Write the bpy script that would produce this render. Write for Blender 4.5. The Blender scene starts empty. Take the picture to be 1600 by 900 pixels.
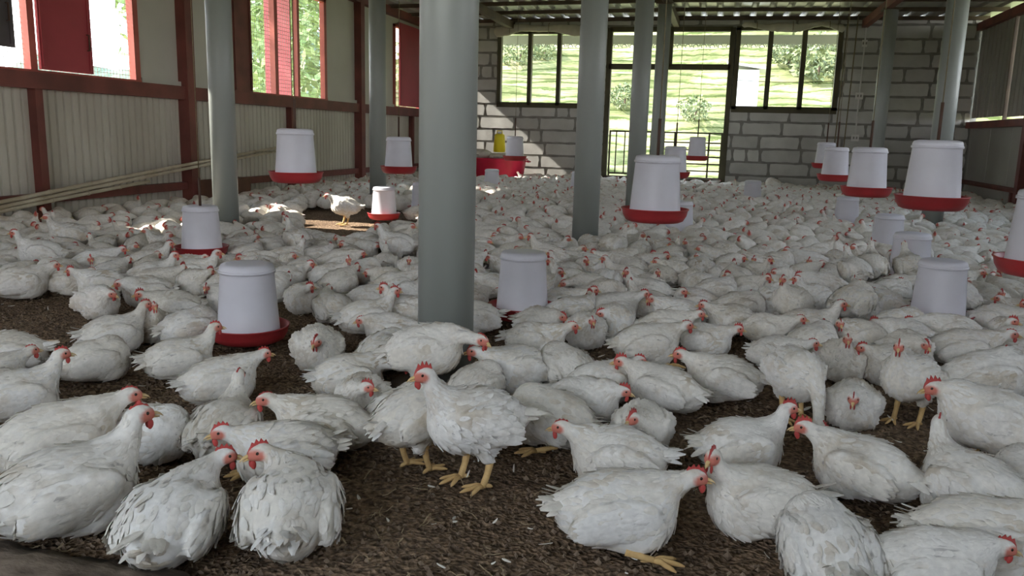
import bpy, math, random
import numpy as np
from mathutils import Matrix, Vector

random.seed(7)
rng = np.random.default_rng(7)
scene = bpy.context.scene
COL = scene.collection
PI = math.pi

# ------------------------------------------------------------------ camera
CAM_H = 1.10
YAW, PITCH, ROLL, FOC = 13.9, 10.7, 1.52, 1277.0


def cam_axes():
    y, p, r = map(math.radians, (YAW, PITCH, ROLL))
    fwd = np.array([-math.sin(y) * math.cos(p), math.cos(y) * math.cos(p), -math.sin(p)])
    r0 = np.array([math.cos(y), math.sin(y), 0.0])
    u0 = np.cross(r0, fwd)
    return r0 * math.cos(r) + u0 * math.sin(r), -r0 * math.sin(r) + u0 * math.cos(r), fwd


CR, CU, CF = cam_axes()
CO = np.array([0, 0, CAM_H])
cam_data = bpy.data.cameras.new('camera')
cam = bpy.data.objects.new('camera', cam_data)
COL.objects.link(cam)
m = Matrix.Identity(4)
for i in range(3):
    m[i][0], m[i][1], m[i][2] = CR[i], CU[i], -CF[i]
m[2][3] = CAM_H
cam.matrix_world = m
cam_data.sensor_width = 36.0
cam_data.lens = 36.0 * FOC / 1600.0
cam_data.clip_start = 0.05
cam_data.clip_end = 2000
scene.camera = cam


def ray(px, py):
    return CR * (px - 800) / FOC - CU * (py - 450) / FOC + CF


def ground(px, py, z=0.0):
    d = ray(px, py)
    return CO + d * ((z - CAM_H) / d[2])


def at_depth(px, py, dep):
    return CO + ray(px, py) * dep


def to_px(P):
    d = np.asarray(P, float) - CO
    z = d @ CF
    return 800 + FOC * (d @ CR) / z, 450 - FOC * (d @ CU) / z, z


# ------------------------------------------------------------------ world, sun, exposure
SKY_STRENGTH = 2.1
SUN_STRENGTH = 7.0
EXPOSURE = 1.95
world = bpy.data.worlds.new('sky')
scene.world = world
world.use_nodes = True
wn = world.node_tree
wn.nodes.clear()
tc = wn.nodes.new('ShaderNodeTexCoord')
sx = wn.nodes.new('ShaderNodeSeparateXYZ')
rp = wn.nodes.new('ShaderNodeValToRGB')
rp.color_ramp.elements[0].position = 0.0
rp.color_ramp.elements[0].color = (0.94, 0.94, 0.94, 1)
rp.color_ramp.elements[1].position = 0.7
rp.color_ramp.elements[1].color = (0.62, 0.76, 0.95, 1)
bg = wn.nodes.new('ShaderNodeBackground')
bg.inputs[1].default_value = SKY_STRENGTH
wo = wn.nodes.new('ShaderNodeOutputWorld')
wn.links.new(tc.outputs['Generated'], sx.inputs[0])
wn.links.new(sx.outputs[2], rp.inputs[0])
wn.links.new(rp.outputs[0], bg.inputs[0])
wn.links.new(bg.outputs[0], wo.inputs[0])

sun_d = bpy.data.lights.new('sun', 'SUN')
sun_d.energy = SUN_STRENGTH
sun_d.angle = math.radians(0.8)
sun_d.color = (1.0, 0.95, 0.86)
sun = bpy.data.objects.new('sun', sun_d)
COL.objects.link(sun)
sun.rotation_euler = Vector((1.0, 0.12, -0.84)).to_track_quat('-Z', 'Y').to_euler()
sun.location = (-20, 5, 20)

scene.view_settings.view_transform = 'Standard'
scene.view_settings.look = 'None'
scene.view_settings.gamma = 1.0
scene.view_settings.exposure = EXPOSURE
scene.view_settings.use_curve_mapping = False
scene.cycles.max_bounces = 8
scene.cycles.diffuse_bounces = 5
scene.cycles.use_denoising = True
scene.cycles.sample_clamp_indirect = 6.0


# ------------------------------------------------------------------ materials
def nd(nt, typ, **kw):
    n = nt.nodes.new(typ)
    for k, v in kw.items():
        setattr(n, k, v)
    return n


def mat(name, col, col2=None, scale=8.0, rough=0.7, bump=0.0, bscale=40.0, metal=0.0, detail=6.0,
        lo=0.35, hi=0.65, stretch=None, spec=0.3, space='Object', rand=0.0, bdist=0.01):
    M = bpy.data.materials.new(name)
    M.use_nodes = True
    nt = M.node_tree
    b = nt.nodes['Principled BSDF']
    b.inputs['Roughness'].default_value = rough
    b.inputs['Metallic'].default_value = metal
    b.inputs['Specular IOR Level'].default_value = spec
    tcn = nd(nt, 'ShaderNodeTexCoord')
    mp = nd(nt, 'ShaderNodeMapping')
    nt.links.new(tcn.outputs[space], mp.inputs[0])
    if stretch:
        mp.inputs['Scale'].default_value = stretch
    cur = None
    if col2 is not None:
        nz = nd(nt, 'ShaderNodeTexNoise')
        nz.inputs['Scale'].default_value = scale
        nz.inputs['Detail'].default_value = detail
        nt.links.new(mp.outputs[0], nz.inputs[0])
        cr = nd(nt, 'ShaderNodeValToRGB')
        cr.color_ramp.elements[0].position = lo
        cr.color_ramp.elements[1].position = hi
        cr.color_ramp.elements[0].color = (*col, 1)
        cr.color_ramp.elements[1].color = (*col2, 1)
        nt.links.new(nz.outputs[0], cr.inputs[0])
        cur = cr.outputs[0]
    else:
        rgb = nd(nt, 'ShaderNodeRGB')
        rgb.outputs[0].default_value = (*col, 1)
        cur = rgb.outputs[0]
    if rand > 0:
        oi = nd(nt, 'ShaderNodeObjectInfo')
        mr = nd(nt, 'ShaderNodeMapRange')
        mr.inputs['To Min'].default_value = 1 - rand
        mr.inputs['To Max'].default_value = 1 + rand
        nt.links.new(oi.outputs['Random'], mr.inputs['Value'])
        hs = nd(nt, 'ShaderNodeHueSaturation')
        nt.links.new(mr.outputs[0], hs.inputs['Value'])
        nt.links.new(cur, hs.inputs['Color'])
        cur = hs.outputs[0]
    nt.links.new(cur, b.inputs['Base Color'])
    if bump > 0:
        nb = nd(nt, 'ShaderNodeTexNoise')
        nb.inputs['Scale'].default_value = bscale
        nb.inputs['Detail'].default_value = 5
        nt.links.new(mp.outputs[0], nb.inputs[0])
        bp = nd(nt, 'ShaderNodeBump')
        bp.inputs['Strength'].default_value = bump
        bp.inputs['Distance'].default_value = bdist
        nt.links.new(nb.outputs[0], bp.inputs['Height'])
        nt.links.new(bp.outputs[0], b.inputs['Normal'])
    return M


M_SHEET = mat('painted_sheet', (0.56, 0.53, 0.455), (0.45, 0.415, 0.35), 1.6, 0.5, 0.05, 12, stretch=(1, 1, 0.4), spec=0.4)
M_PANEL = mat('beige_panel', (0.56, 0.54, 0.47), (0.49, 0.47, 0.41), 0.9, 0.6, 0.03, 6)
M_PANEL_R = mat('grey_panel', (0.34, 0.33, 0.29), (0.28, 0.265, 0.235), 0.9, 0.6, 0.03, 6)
M_REDSTEEL = mat('red_oxide_steel', (0.20, 0.062, 0.05), (0.13, 0.045, 0.038), 3.0, 0.55, 0.1, 60)
M_SHUTTER = mat('red_shutter', (0.42, 0.065, 0.08), (0.34, 0.055, 0.065), 1.2, 0.45, 0.05, 20)
M_DARKSHUT = mat('dark_shutter', (0.10, 0.085, 0.09), (0.07, 0.06, 0.06), 2, 0.6)
M_FRAME = mat('olive_frame', (0.10, 0.088, 0.052), (0.075, 0.066, 0.04), 3.0, 0.6)
M_BLOCK = mat('aerated_block', (0.58, 0.57, 0.53), (0.47, 0.46, 0.425), 2.2, 0.95, 0.35, 45, rand=0.10, detail=9)
M_MORTAR = mat('mortar', (0.27, 0.26, 0.235), (0.21, 0.20, 0.18), 6.0, 0.95, 0.6, 30)
M_COLUMN = mat('grey_green_paint', (0.33, 0.35, 0.325), (0.285, 0.305, 0.28), 1.7, 0.42, 0.03, 25, stretch=(1, 1, 0.3), spec=0.5)
M_ROOF = mat('roof_sheet', (0.46, 0.455, 0.43), (0.36, 0.35, 0.33), 1.2, 0.35, 0.05, 10, metal=0.25, stretch=(1, .3, 1), spec=0.5)
M_PURLIN = mat('brown_steel', (0.12, 0.085, 0.06), (0.085, 0.06, 0.045), 3, 0.6)
M_WHITEPL = mat('white_plastic', (0.69, 0.68, 0.74), (0.63, 0.615, 0.66), 4, 0.42, spec=0.4)
M_REDPL = mat('red_plastic', (0.42, 0.035, 0.04), (0.33, 0.03, 0.033), 5, 0.42, spec=0.4, rand=0.15)
M_ROPE = mat('rope', (0.24, 0.20, 0.12), (0.18, 0.15, 0.09), 30, 0.9)
M_ROD = mat('rod', (0.09, 0.05, 0.035), None, 30, 0.6)
M_POLE = mat('pale_pole', (0.60, 0.54, 0.42), (0.45, 0.38, 0.27), 4, 0.7, 0.1, 40)
M_WIRE = mat('wire', (0.30, 0.29, 0.26), None, rough=0.6)
M_CLAY = mat('fired_brick', (0.30, 0.10, 0.055), (0.20, 0.075, 0.045), 12, 0.9, 0.4, 60)
M_TARP = mat('tarp_cloth', (0.60, 0.56, 0.46), (0.48, 0.45, 0.37), 5, 0.8, 0.3, 20)
M_FASCIA = mat('white_fascia', (0.70, 0.72, 0.68), None, rough=0.6)
M_BOXW = mat('white_switch', (0.72, 0.70, 0.66), None, rough=0.5)
M_TUB = mat('red_tub', (0.62, 0.03, 0.08), (0.52, 0.03, 0.06), 4, 0.4)
M_YEL = mat('yellow_plastic', (0.85, 0.70, 0.02), None, rough=0.45)
M_SACK = mat('white_sack', (0.74, 0.70, 0.64), (0.6, 0.56, 0.5), 8, 0.8, 0.4, 25)
M_CARD = mat('cardboard', (0.50, 0.34, 0.18), None, rough=0.85)
M_PLANK = mat('muddy_wood', (0.20, 0.155, 0.115), (0.05, 0.036, 0.025), 16, 0.95, 1.0, 40, stretch=(0.5, 1, 1), detail=10)
M_STRAW = mat('straw', (0.40, 0.32, 0.20), (0.26, 0.19, 0.11), 30, 0.9, space='Object')
M_LOOSE = mat('loose_feather', (0.70, 0.67, 0.60), None, rough=0.9)
M_CRUMB = mat('litter_crumb', (0.14, 0.098, 0.068), (0.25, 0.185, 0.13), 14, 0.98, space='Object')
M_BARK = mat('bark', (0.10, 0.07, 0.045), (0.06, 0.04, 0.03), 10, 0.95)
M_LEAF = mat('leaf', (0.17, 0.26, 0.09), (0.27, 0.34, 0.14), 2.0, 0.6, rand=0.2)
M_BEAK = mat('beak_horn', (0.62, 0.40, 0.16), (0.70, 0.55, 0.30), 60, 0.4)
M_EYE = mat('eye', (0.025, 0.012, 0.008), None, rough=0.15, spec=0.6)
M_COMB = mat('red_skin', (0.50, 0.065, 0.06), (0.42, 0.065, 0.055), 40, 0.5, 0.15, 120, rand=0.15)
M_LEG = mat('yellow_leg', (0.66, 0.45, 0.20), (0.56, 0.36, 0.15), 30, 0.6, 0.2, 150)
M_SHEDW = mat('shed_white', (0.70, 0.74, 0.74), None, rough=0.6)


def litter_material():
    M = bpy.data.materials.new('litter_floor')
    M.use_nodes = True
    nt = M.node_tree
    b = nt.nodes['Principled BSDF']
    b.inputs['Roughness'].default_value = 0.98
    b.inputs['Specular IOR Level'].default_value = 0.1
    tcn = nd(nt, 'ShaderNodeTexCoord')
    n1 = nd(nt, 'ShaderNodeTexNoise'); n1.inputs['Scale'].default_value = 1.3; n1.inputs['Detail'].default_value = 8
    n2 = nd(nt, 'ShaderNodeTexNoise'); n2.inputs['Scale'].default_value = 55; n2.inputs['Detail'].default_value = 6
    v = nd(nt, 'ShaderNodeTexVoronoi'); v.inputs['Scale'].default_value = 70
    for n in (n1, n2, v):
        nt.links.new(tcn.outputs['Object'], n.inputs[0])
    r1 = nd(nt, 'ShaderNodeValToRGB')
    r1.color_ramp.elements[0].position = .35; r1.color_ramp.elements[0].color = (0.15, 0.103, 0.07, 1)
    r1.color_ramp.elements[1].position = .68; r1.color_ramp.elements[1].color = (0.25, 0.18, 0.125, 1)
    r2 = nd(nt, 'ShaderNodeValToRGB')
    r2.color_ramp.elements[0].position = .38; r2.color_ramp.elements[0].color = (0.45, 0.45, 0.45, 1)
    r2.color_ramp.elements[1].position = .70; r2.color_ramp.elements[1].color = (1.55, 1.5, 1.4, 1)
    nt.links.new(n1.outputs[0], r1.inputs[0]); nt.links.new(n2.outputs[0], r2.inputs[0])
    mx = nd(nt, 'ShaderNodeMix', data_type='RGBA', blend_type='MULTIPLY')
    mx.inputs[0].default_value = 1
    nt.links.new(r1.outputs[0], mx.inputs[6]); nt.links.new(r2.outputs[0], mx.inputs[7])
    nt.links.new(mx.outputs[2], b.inputs['Base Color'])
    ad = nd(nt, 'ShaderNodeMath', operation='ADD')
    nt.links.new(n2.outputs[0], ad.inputs[0]); nt.links.new(v.outputs['Distance'], ad.inputs[1])
    bp = nd(nt, 'ShaderNodeBump'); bp.inputs['Strength'].default_value = 0.9; bp.inputs['Distance'].default_value = 0.012
    nt.links.new(ad.outputs[0], bp.inputs['Height']); nt.links.new(bp.outputs[0], b.inputs['Normal'])
    return M


M_LITTER = litter_material()


def hill_material():
    M = bpy.data.materials.new('terraced_grass')
    M.use_nodes = True
    nt = M.node_tree
    b = nt.nodes['Principled BSDF']
    b.inputs['Roughness'].default_value = 0.95
    b.inputs['Specular IOR Level'].default_value = 0.1
    tcn = nd(nt, 'ShaderNodeTexCoord')
    mp = nd(nt, 'ShaderNodeMapping'); mp.inputs['Scale'].default_value = (0.35, 1, 1.6)
    nt.links.new(tcn.outputs['Object'], mp.inputs[0])
    n1 = nd(nt, 'ShaderNodeTexNoise'); n1.inputs['Scale'].default_value = 0.55; n1.inputs['Detail'].default_value = 9
    n1.inputs['Roughness'].default_value = 0.65
    nt.links.new(mp.outputs[0], n1.inputs[0])
    r = nd(nt, 'ShaderNodeValToRGB')
    e = r.color_ramp.elements
    e[0].position = .34; e[0].color = (0.07, 0.085, 0.036, 1)
    e[1].position = .66; e[1].color = (0.27, 0.255, 0.165, 1)
    k = e.new(.5); k.color = (0.15, 0.165, 0.082, 1)
    nt.links.new(n1.outputs[0], r.inputs[0])
    # strips of rank grass along each terrace edge
    sz = nd(nt, 'ShaderNodeSeparateXYZ'); nt.links.new(tcn.outputs['Object'], sz.inputs[0])
    ma = nd(nt, 'ShaderNodeMath', operation='MULTIPLY_ADD'); ma.inputs[1].default_value = 0.9
    nt.links.new(n1.outputs[0], ma.inputs[0]); nt.links.new(sz.outputs[2], ma.inputs[2])
    dv = nd(nt, 'ShaderNodeMath', operation='DIVIDE'); dv.inputs[1].default_value = .31
    nt.links.new(ma.outputs[0], dv.inputs[0])
    fc = nd(nt, 'ShaderNodeMath', operation='FRACT'); nt.links.new(dv.outputs[0], fc.inputs[0])
    rb = nd(nt, 'ShaderNodeValToRGB')
    rb.color_ramp.elements[0].position = .12; rb.color_ramp.elements[0].color = (0.42, 0.50, 0.32, 1)
    rb.color_ramp.elements[1].position = .42; rb.color_ramp.elements[1].color = (1.25, 1.2, 1.15, 1)
    nt.links.new(fc.outputs[0], rb.inputs[0])
    mxb = nd(nt, 'ShaderNodeMix', data_type='RGBA', blend_type='MULTIPLY'); mxb.inputs[0].default_value = 1
    nt.links.new(r.outputs[0], mxb.inputs[6]); nt.links.new(rb.outputs[0], mxb.inputs[7])
    nt.links.new(mxb.outputs[2], b.inputs['Base Color'])
    bp = nd(nt, 'ShaderNodeBump'); bp.inputs['Strength'].default_value = 0.8; bp.inputs['Distance'].default_value = 0.3
    nt.links.new(n1.outputs[0], bp.inputs['Height']); nt.links.new(bp.outputs[0], b.inputs['Normal'])
    return M


M_HILL = hill_material()
M_BUSH = mat('bush_leaf', (0.10, 0.135, 0.06), (0.18, 0.21, 0.10), 2.0, 0.6, rand=0.2)
M_FOREST = mat('forest_slope', (0.05, 0.085, 0.06), (0.09, 0.12, 0.08), 0.06, 0.95, 0.6, 0.3, bdist=3.0)
M_EARTH = mat('outside_earth', (0.26, 0.24, 0.13), (0.20, 0.24, 0.09), 0.6, 0.95)


def hen_material():
    """white feathers; the 'skin' attribute marks the bare red face; blotchy stains"""
    M = bpy.data.materials.new('hen_feathers')
    M.use_nodes = True
    nt = M.node_tree
    b = nt.nodes['Principled BSDF']
    b.inputs['Roughness'].default_value = 0.85
    b.inputs['Specular IOR Level'].default_value = 0.15
    tcn = nd(nt, 'ShaderNodeTexCoord')
    oi = nd(nt, 'ShaderNodeObjectInfo')
    off = nd(nt, 'ShaderNodeVectorMath', operation='SCALE'); off.inputs[0].default_value = (7.3, 3.1, 5.7)
    nt.links.new(oi.outputs['Random'], off.inputs['Scale'])
    addv = nd(nt, 'ShaderNodeVectorMath', operation='ADD')
    nt.links.new(tcn.outputs['Object'], addv.inputs[0]); nt.links.new(off.outputs[0], addv.inputs[1])
    nz = nd(nt, 'ShaderNodeTexNoise'); nz.inputs['Scale'].default_value = 5.5; nz.inputs['Detail'].default_value = 7
    nz.inputs['Roughness'].default_value = 0.62
    nt.links.new(addv.outputs[0], nz.inputs[0])
    st = nd(nt, 'ShaderNodeValToRGB')
    st.color_ramp.elements[0].position = .51; st.color_ramp.elements[0].color = (0, 0, 0, 1)
    st.color_ramp.elements[1].position = .74; st.color_ramp.elements[1].color = (1, 1, 1, 1)
    nt.links.new(nz.outputs[0], st.inputs[0])
    fine = nd(nt, 'ShaderNodeTexNoise'); fine.inputs['Scale'].default_value = 46; fine.inputs['Detail'].default_value = 4
    nt.links.new(addv.outputs[0], fine.inputs[0])
    tint = nd(nt, 'ShaderNodeMix', data_type='RGBA')
    tint.inputs[6].default_value = (0.83, 0.81, 0.775, 1); tint.inputs[7].default_value = (0.79, 0.745, 0.665, 1)
    nt.links.new(oi.outputs['Random'], tint.inputs[0])
    stain = nd(nt, 'ShaderNodeMix', data_type='RGBA')
    amt = nd(nt, 'ShaderNodeMath', operation='MULTIPLY'); amt.inputs[1].default_value = 0.75
    nt.links.new(st.outputs[0], amt.inputs[0]); nt.links.new(amt.outputs[0], stain.inputs[0])
    nt.links.new(tint.outputs[2], stain.inputs[6]); stain.inputs[7].default_value = (0.44, 0.34, 0.21, 1)
    grey = nd(nt, 'ShaderNodeMapRange')
    grey.inputs['From Min'].default_value = .35; grey.inputs['From Max'].default_value = .7
    grey.inputs['To Min'].default_value = .88; grey.inputs['To Max'].default_value = 1.04
    nt.links.new(fine.outputs[0], grey.inputs[0])
    hv = nd(nt, 'ShaderNodeHueSaturation')
    nt.links.new(grey.outputs[0], hv.inputs['Value']); nt.links.new(stain.outputs[2], hv.inputs['Color'])
    mps = nd(nt, 'ShaderNodeMapping'); mps.inputs['Scale'].default_value = (9, 60, 60)
    nt.links.new(addv.outputs[0], mps.inputs[0])
    stn = nd(nt, 'ShaderNodeTexNoise'); stn.inputs['Scale'].default_value = 1.0; stn.inputs['Detail'].default_value = 3
    nt.links.new(mps.outputs[0], stn.inputs[0])
    smr = nd(nt, 'ShaderNodeMapRange')
    smr.inputs['From Min'].default_value = .58; smr.inputs['From Max'].default_value = .72
    smr.inputs['To Min'].default_value = 0; smr.inputs['To Max'].default_value = .6
    nt.links.new(stn.outputs[0], smr.inputs[0])
    big = nd(nt, 'ShaderNodeTexNoise'); big.inputs['Scale'].default_value = 7; big.inputs['Detail'].default_value = 2
    nt.links.new(addv.outputs[0], big.inputs[0])
    bmr = nd(nt, 'ShaderNodeMapRange')
    bmr.inputs['From Min'].default_value = .48; bmr.inputs['From Max'].default_value = .62
    nt.links.new(big.outputs[0], bmr.inputs[0])
    smu = nd(nt, 'ShaderNodeMath', operation='MULTIPLY')
    nt.links.new(smr.outputs[0], smu.inputs[0]); nt.links.new(bmr.outputs[0], smu.inputs[1])
    stk = nd(nt, 'ShaderNodeMix', data_type='RGBA')
    nt.links.new(smu.outputs[0], stk.inputs[0]); nt.links.new(hv.outputs[0], stk.inputs[6]); stk.inputs[7].default_value = (0.22, 0.20, 0.19, 1)
    at = nd(nt, 'ShaderNodeAttribute'); at.attribute_name = 'skin'
    face = nd(nt, 'ShaderNodeMix', data_type='RGBA')
    nt.links.new(at.outputs['Fac'], face.inputs[0])
    nt.links.new(stk.outputs[2], face.inputs[6]); face.inputs[7].default_value = (0.60, 0.20, 0.15, 1)
    nt.links.new(face.outputs[2], b.inputs['Base Color'])
    bp = nd(nt, 'ShaderNodeBump'); bp.inputs['Strength'].default_value = 0.25; bp.inputs['Distance'].default_value = 0.006
    nt.links.new(fine.outputs[0], bp.inputs['Height']); nt.links.new(bp.outputs[0], b.inputs['Normal'])
    return M


M_HEN = hen_material()


# ------------------------------------------------------------------ mesh helpers
class MB:
    def __init__(self):
        self.v = []
        self.f = []
        self.smooth = []

    def add(self, vs, fs, smooth=False):
        o = len(self.v)
        self.v += [tuple(map(float, p)) for p in vs]
        self.f += [tuple(i + o for i in q) for q in fs]
        self.smooth += [smooth] * len(fs)
        return self

    def box(self, x0, x1, y0, y1, z0, z1):
        vs = [(x, y, z) for x in (x0, x1) for y in (y0, y1) for z in (z0, z1)]
        fs = [(0, 1, 3, 2), (4, 6, 7, 5), (0, 4, 5, 1), (2, 3, 7, 6), (0, 2, 6, 4), (1, 5, 7, 3)]
        return self.add(vs, fs)

    def lathe(self, prof, n=32, c=(0, 0, 0), smooth=True, closed=False):
        vs, fs = [], []
        for r, z in prof:
            for k in range(n):
                a = 2 * PI * k / n
                vs.append((c[0] + r * math.cos(a), c[1] + r * math.sin(a), c[2] + z))
        for i in range(len(prof) - 1):
            for k in range(n):
                fs.append((i * n + k, i * n + (k + 1) % n, (i + 1) * n + (k + 1) % n, (i + 1) * n + k))
        return self.add(vs, fs, smooth)

    def tube(self, pts, r, n=8, smooth=True, caps=True):
        pts = [Vector(p) for p in pts]
        rs = r if isinstance(r, (list, tuple)) else [r] * len(pts)
        vs, fs = [], []
        t0 = (pts[1] - pts[0]).normalized()
        u = t0.orthogonal().normalized()
        for i, p in enumerate(pts):
            t = (pts[min(i + 1, len(pts) - 1)] - pts[max(i - 1, 0)]).normalized()
            u = (u - t * u.dot(t)).normalized()
            w = t.cross(u)
            for k in range(n):
                a = 2 * PI * k / n
                vs.append(p + (u * math.cos(a) + w * math.sin(a)) * rs[i])
        for i in range(len(pts) - 1):
            for k in range(n):
                fs.append((i * n + k, i * n + (k + 1) % n, (i + 1) * n + (k + 1) % n, (i + 1) * n + k))
        if caps:
            fs.append(tuple(range(n - 1, -1, -1)))
            fs.append(tuple((len(pts) - 1) * n + k for k in range(n)))
        return self.add(vs, fs, smooth)

    def mesh(self, name, material):
        me = bpy.data.meshes.new(name)
        me.from_pydata(self.v, [], self.f)
        me.polygons.foreach_set('use_smooth', self.smooth)
        if material:
            me.materials.append(material)
        me.update()
        return me

    def build(self, name, material, parent=None, loc=None):
        return link(name, self.mesh(name, material), parent, loc)


def link(name, me, parent=None, loc=None):
    o = bpy.data.objects.new(name, me)
    COL.objects.link(o)
    if loc is not None:
        o.location = loc
    if parent is not None:
        o.parent = parent
    return o


def tag(o, label, cat, group=None):
    o['label'] = label
    o['category'] = cat
    if group:
        o['group'] = group
    return o


def struct(o):
    o['kind'] = 'structure'
    return o


def empty(name, loc=(0, 0, 0), rz=0):
    o = bpy.data.objects.new(name, None)
    COL.objects.link(o)
    o.location = loc
    o.rotation_euler = (0, 0, rz)
    o.empty_display_size = 0.1
    return o


# ------------------------------------------------------------------ room constants
XL, XR, YB = -7.03, 5.0, 19.2
YF = -2.2                      # front wall, behind the camera
ZR = 3.66                      # underside of the roof sheet
SILL = 1.60

# ------------------------------------------------------------------ floor (deep litter)
def fbm(x, y, seed=0):
    r = np.random.default_rng(seed)
    out = np.zeros_like(x)
    for o in range(5):
        f = 1.7 * 2 ** o
        for _ in range(3):
            a = r.uniform(0, 2 * PI); ph = r.uniform(0, 6.28)
            out += np.sin((x * math.cos(a) + y * math.sin(a)) * f * r.uniform(.8, 1.25) + ph) * 0.5 ** o / 3
    return out


xs = np.linspace(XL - .02, XR + .02, 360)
ys = np.concatenate([np.linspace(YF, 0.9, 30), np.linspace(0.92, 6, 190), np.linspace(6.1, YB + .05, 90)])
gx, gy = np.meshgrid(xs, ys, indexing='ij')
gz = 0.010 * fbm(gx, gy, 3) + 0.0045 * np.random.default_rng(5).normal(size=gx.shape) - 0.012
nx_, ny_ = gx.shape
idx = np.arange(nx_ * ny_).reshape(nx_, ny_)
q = np.stack([idx[:-1, :-1], idx[1:, :-1], idx[1:, 1:], idx[:-1, 1:]], -1).reshape(-1, 4)
me = bpy.data.meshes.new('floor')
me.from_pydata(np.stack([gx, gy, gz], -1).reshape(-1, 3).tolist(), [], q.tolist())
me.polygons.foreach_set('use_smooth', [True] * len(me.polygons))
me.materials.append(M_LITTER)
struct(link('floor', me))

# ------------------------------------------------------------------ left wall
wall_l = struct(MB().box(XL - .10, XL - .05, YF, YB, -.05, 0.10).build('wall_left', M_PANEL))


def corrugated(y0, y1, z0, z1, x, sgn=1, pitch=.115, depth=.020):
    """vertical sheet with narrow grooves, facing +X when sgn=1"""
    prof = []
    n = max(1, int(round((y1 - y0) / pitch)))
    p = (y1 - y0) / n
    for i in range(n):
        a = y0 + i * p
        prof += [(a, 0), (a + p * .70, 0), (a + p * .78, -depth), (a + p * .92, -depth)]
    prof.append((y1, 0))
    vs, fs = [], []
    for (y, d) in prof:
        vs += [(x + sgn * d, y, z0), (x + sgn * d, y, z1)]
    for i in range(len(prof) - 1):
        fs.append((2 * i, 2 * i + 2, 2 * i + 3, 2 * i + 1))
    return MB().add(vs, fs)


posts_l = [-1.1, 4.36, 9.82, 15.29]
half_l = [1.6, 7.30, 12.61, 18.2]
edges = sorted(posts_l + half_l)
edges = [YF] + edges + [YB]
for a, b_ in zip(edges[:-1], edges[1:]):
    corrugated(a, b_, 0.02, SILL - .12, XL - .03).build('corrugated_sheet', M_SHEET, wall_l)
for y in posts_l:
    MB().box(XL - .03, XL + .13, y - .085, y + .085, -.02, ZR).build('post', M_REDSTEEL, wall_l)
for y in half_l:
    MB().box(XL - .03, XL + .07, y - .05, y + .05, -.02, SILL - .1).build('stud', M_REDSTEEL, wall_l)
MB().box(XL - .03, XL + .09, YF, YB, SILL - .17, SILL).build('sill_rail', M_REDSTEEL, wall_l)
MB().box(XL - .03, XL + .06, YF, YB, .24, .34).build('bottom_rail', M_REDSTEEL, wall_l)
MB().box(XL - .03, XL + .12, YF, YB, ZR - .16, ZR).build('eave_beam', M_REDSTEEL, wall_l)
WT = 3.36
wins_l = [(0.4, 3.0), (5.95, 8.95), (11.20, 13.95), (17.15, 19.12)]
MB().box(XL - .05, XL - .02, YF, YB, WT, ZR - .12).build('upper_panel', M_PANEL, wall_l)
ye = YF
for (a, b_) in wins_l + [(YB, YB)]:
    if a - ye > .02:
        MB().box(XL - .05, XL - .015, ye, a, SILL, WT).build('upper_panel', M_PANEL, wall_l)
        if b_ > a and ye > 0:
            MB().box(XL - .015, XL + .03, ye + .02, a - .02, SILL + .0, SILL + .06).build('panel_ledge', M_PANEL, wall_l)
    ye = b_


def wire_mesh(y0, y1, z0, z1, x, step, t, parent):
    mb = MB()
    y = y0 + step / 2
    while y < y1:
        mb.box(x - t / 2, x + t / 2, y - t / 2, y + t / 2, z0, z1); y += step
    z = z0 + step / 2
    while z < z1:
        mb.box(x - t / 2, x + t / 2, y0, y1, z - t / 2, z + t / 2); z += step
    o = mb.build('wire_mesh', M_WIRE, parent)
    o['kind'] = 'stuff'
    return o


M_PINKFR = mat('red_frame_paint', (0.45, 0.12, 0.09), (0.36, 0.09, 0.07), 4, 0.5)


def left_window(n, y0, y1, mulls, shutters, step=.052):
    w = struct(empty('window_%d' % n, (XL, (y0 + y1) / 2, SILL)))
    w.location = (0, 0, 0)
    x0, x1 = XL - .06, XL + .03
    for (a, b_) in [(y0, y0 + .07), (y1 - .09, y1)] + [(c - d / 2, c + d / 2) for c, d in mulls]:
        MB().box(x0, x1, a, b_, SILL, WT).build('frame_bar', M_PINKFR, w)
    MB().box(x0, x1, y0, y1, WT - .06, WT).build('frame_bar', M_PINKFR, w)
    MB().box(x0, x1 + .01, y0, y1, SILL, SILL + .025).build('frame_bar', M_PINKFR, w)
    wire_mesh(y0, y1, SILL, WT, XL - .055, step, .0042, w)
    for (a, b_, z0, z1, xo, m_, ang) in shutters:
        L = b_ - a
        s = MB().box(-.015, .015, 0, L, z0, z1).build('shutter', m_, w, (XL + xo, a, 0))
        s.rotation_euler = (0, 0, math.radians(ang))
        r = MB()
        r.box(.015, .03, .02, .06, z0 + .03, z1 - .03).box(.015, .03, L - .06, L - .02, z0 + .03, z1 - .03)
        rr = r.build('shutter_stile', m_, s)
        k = MB().tube([(.03, L - .09, z0 + .25), (.06, L - .09, z0 + .25), (.06, L - .09, z0 + .42), (.03, L - .09, z0 + .42)], .008, 6).build('shutter_handle', M_ROD, s)
    return w


left_window(1, 0.4, 3.0, [(1.7, .08)], [(.45, 1.2, SILL + .06, WT, .05, M_SHUTTER, 0)])
left_window(2, 5.95, 8.95, [(7.31, .09)], [(7.37, 8.12, SILL + .035, WT, .045, M_SHUTTER, 0), (5.98, 7.05, SILL + .22, WT, .05, M_DARKSHUT, 0)])
left_window(3, 11.20, 13.95, [(12.20, .10), (12.92, .08)], [(12.84, 13.32, SILL + .03, WT, -.07, M_SHUTTER, 90), (10.93, 11.42, SILL + .0, WT, .05, M_REDSTEEL, 0)], .06)
left_window(4, 17.15, 19.12, [(18.72, .05)], [(17.36, 18.72, SILL + .04, WT + .05, .05, M_SHUTTER, 0)], .06)

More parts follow.
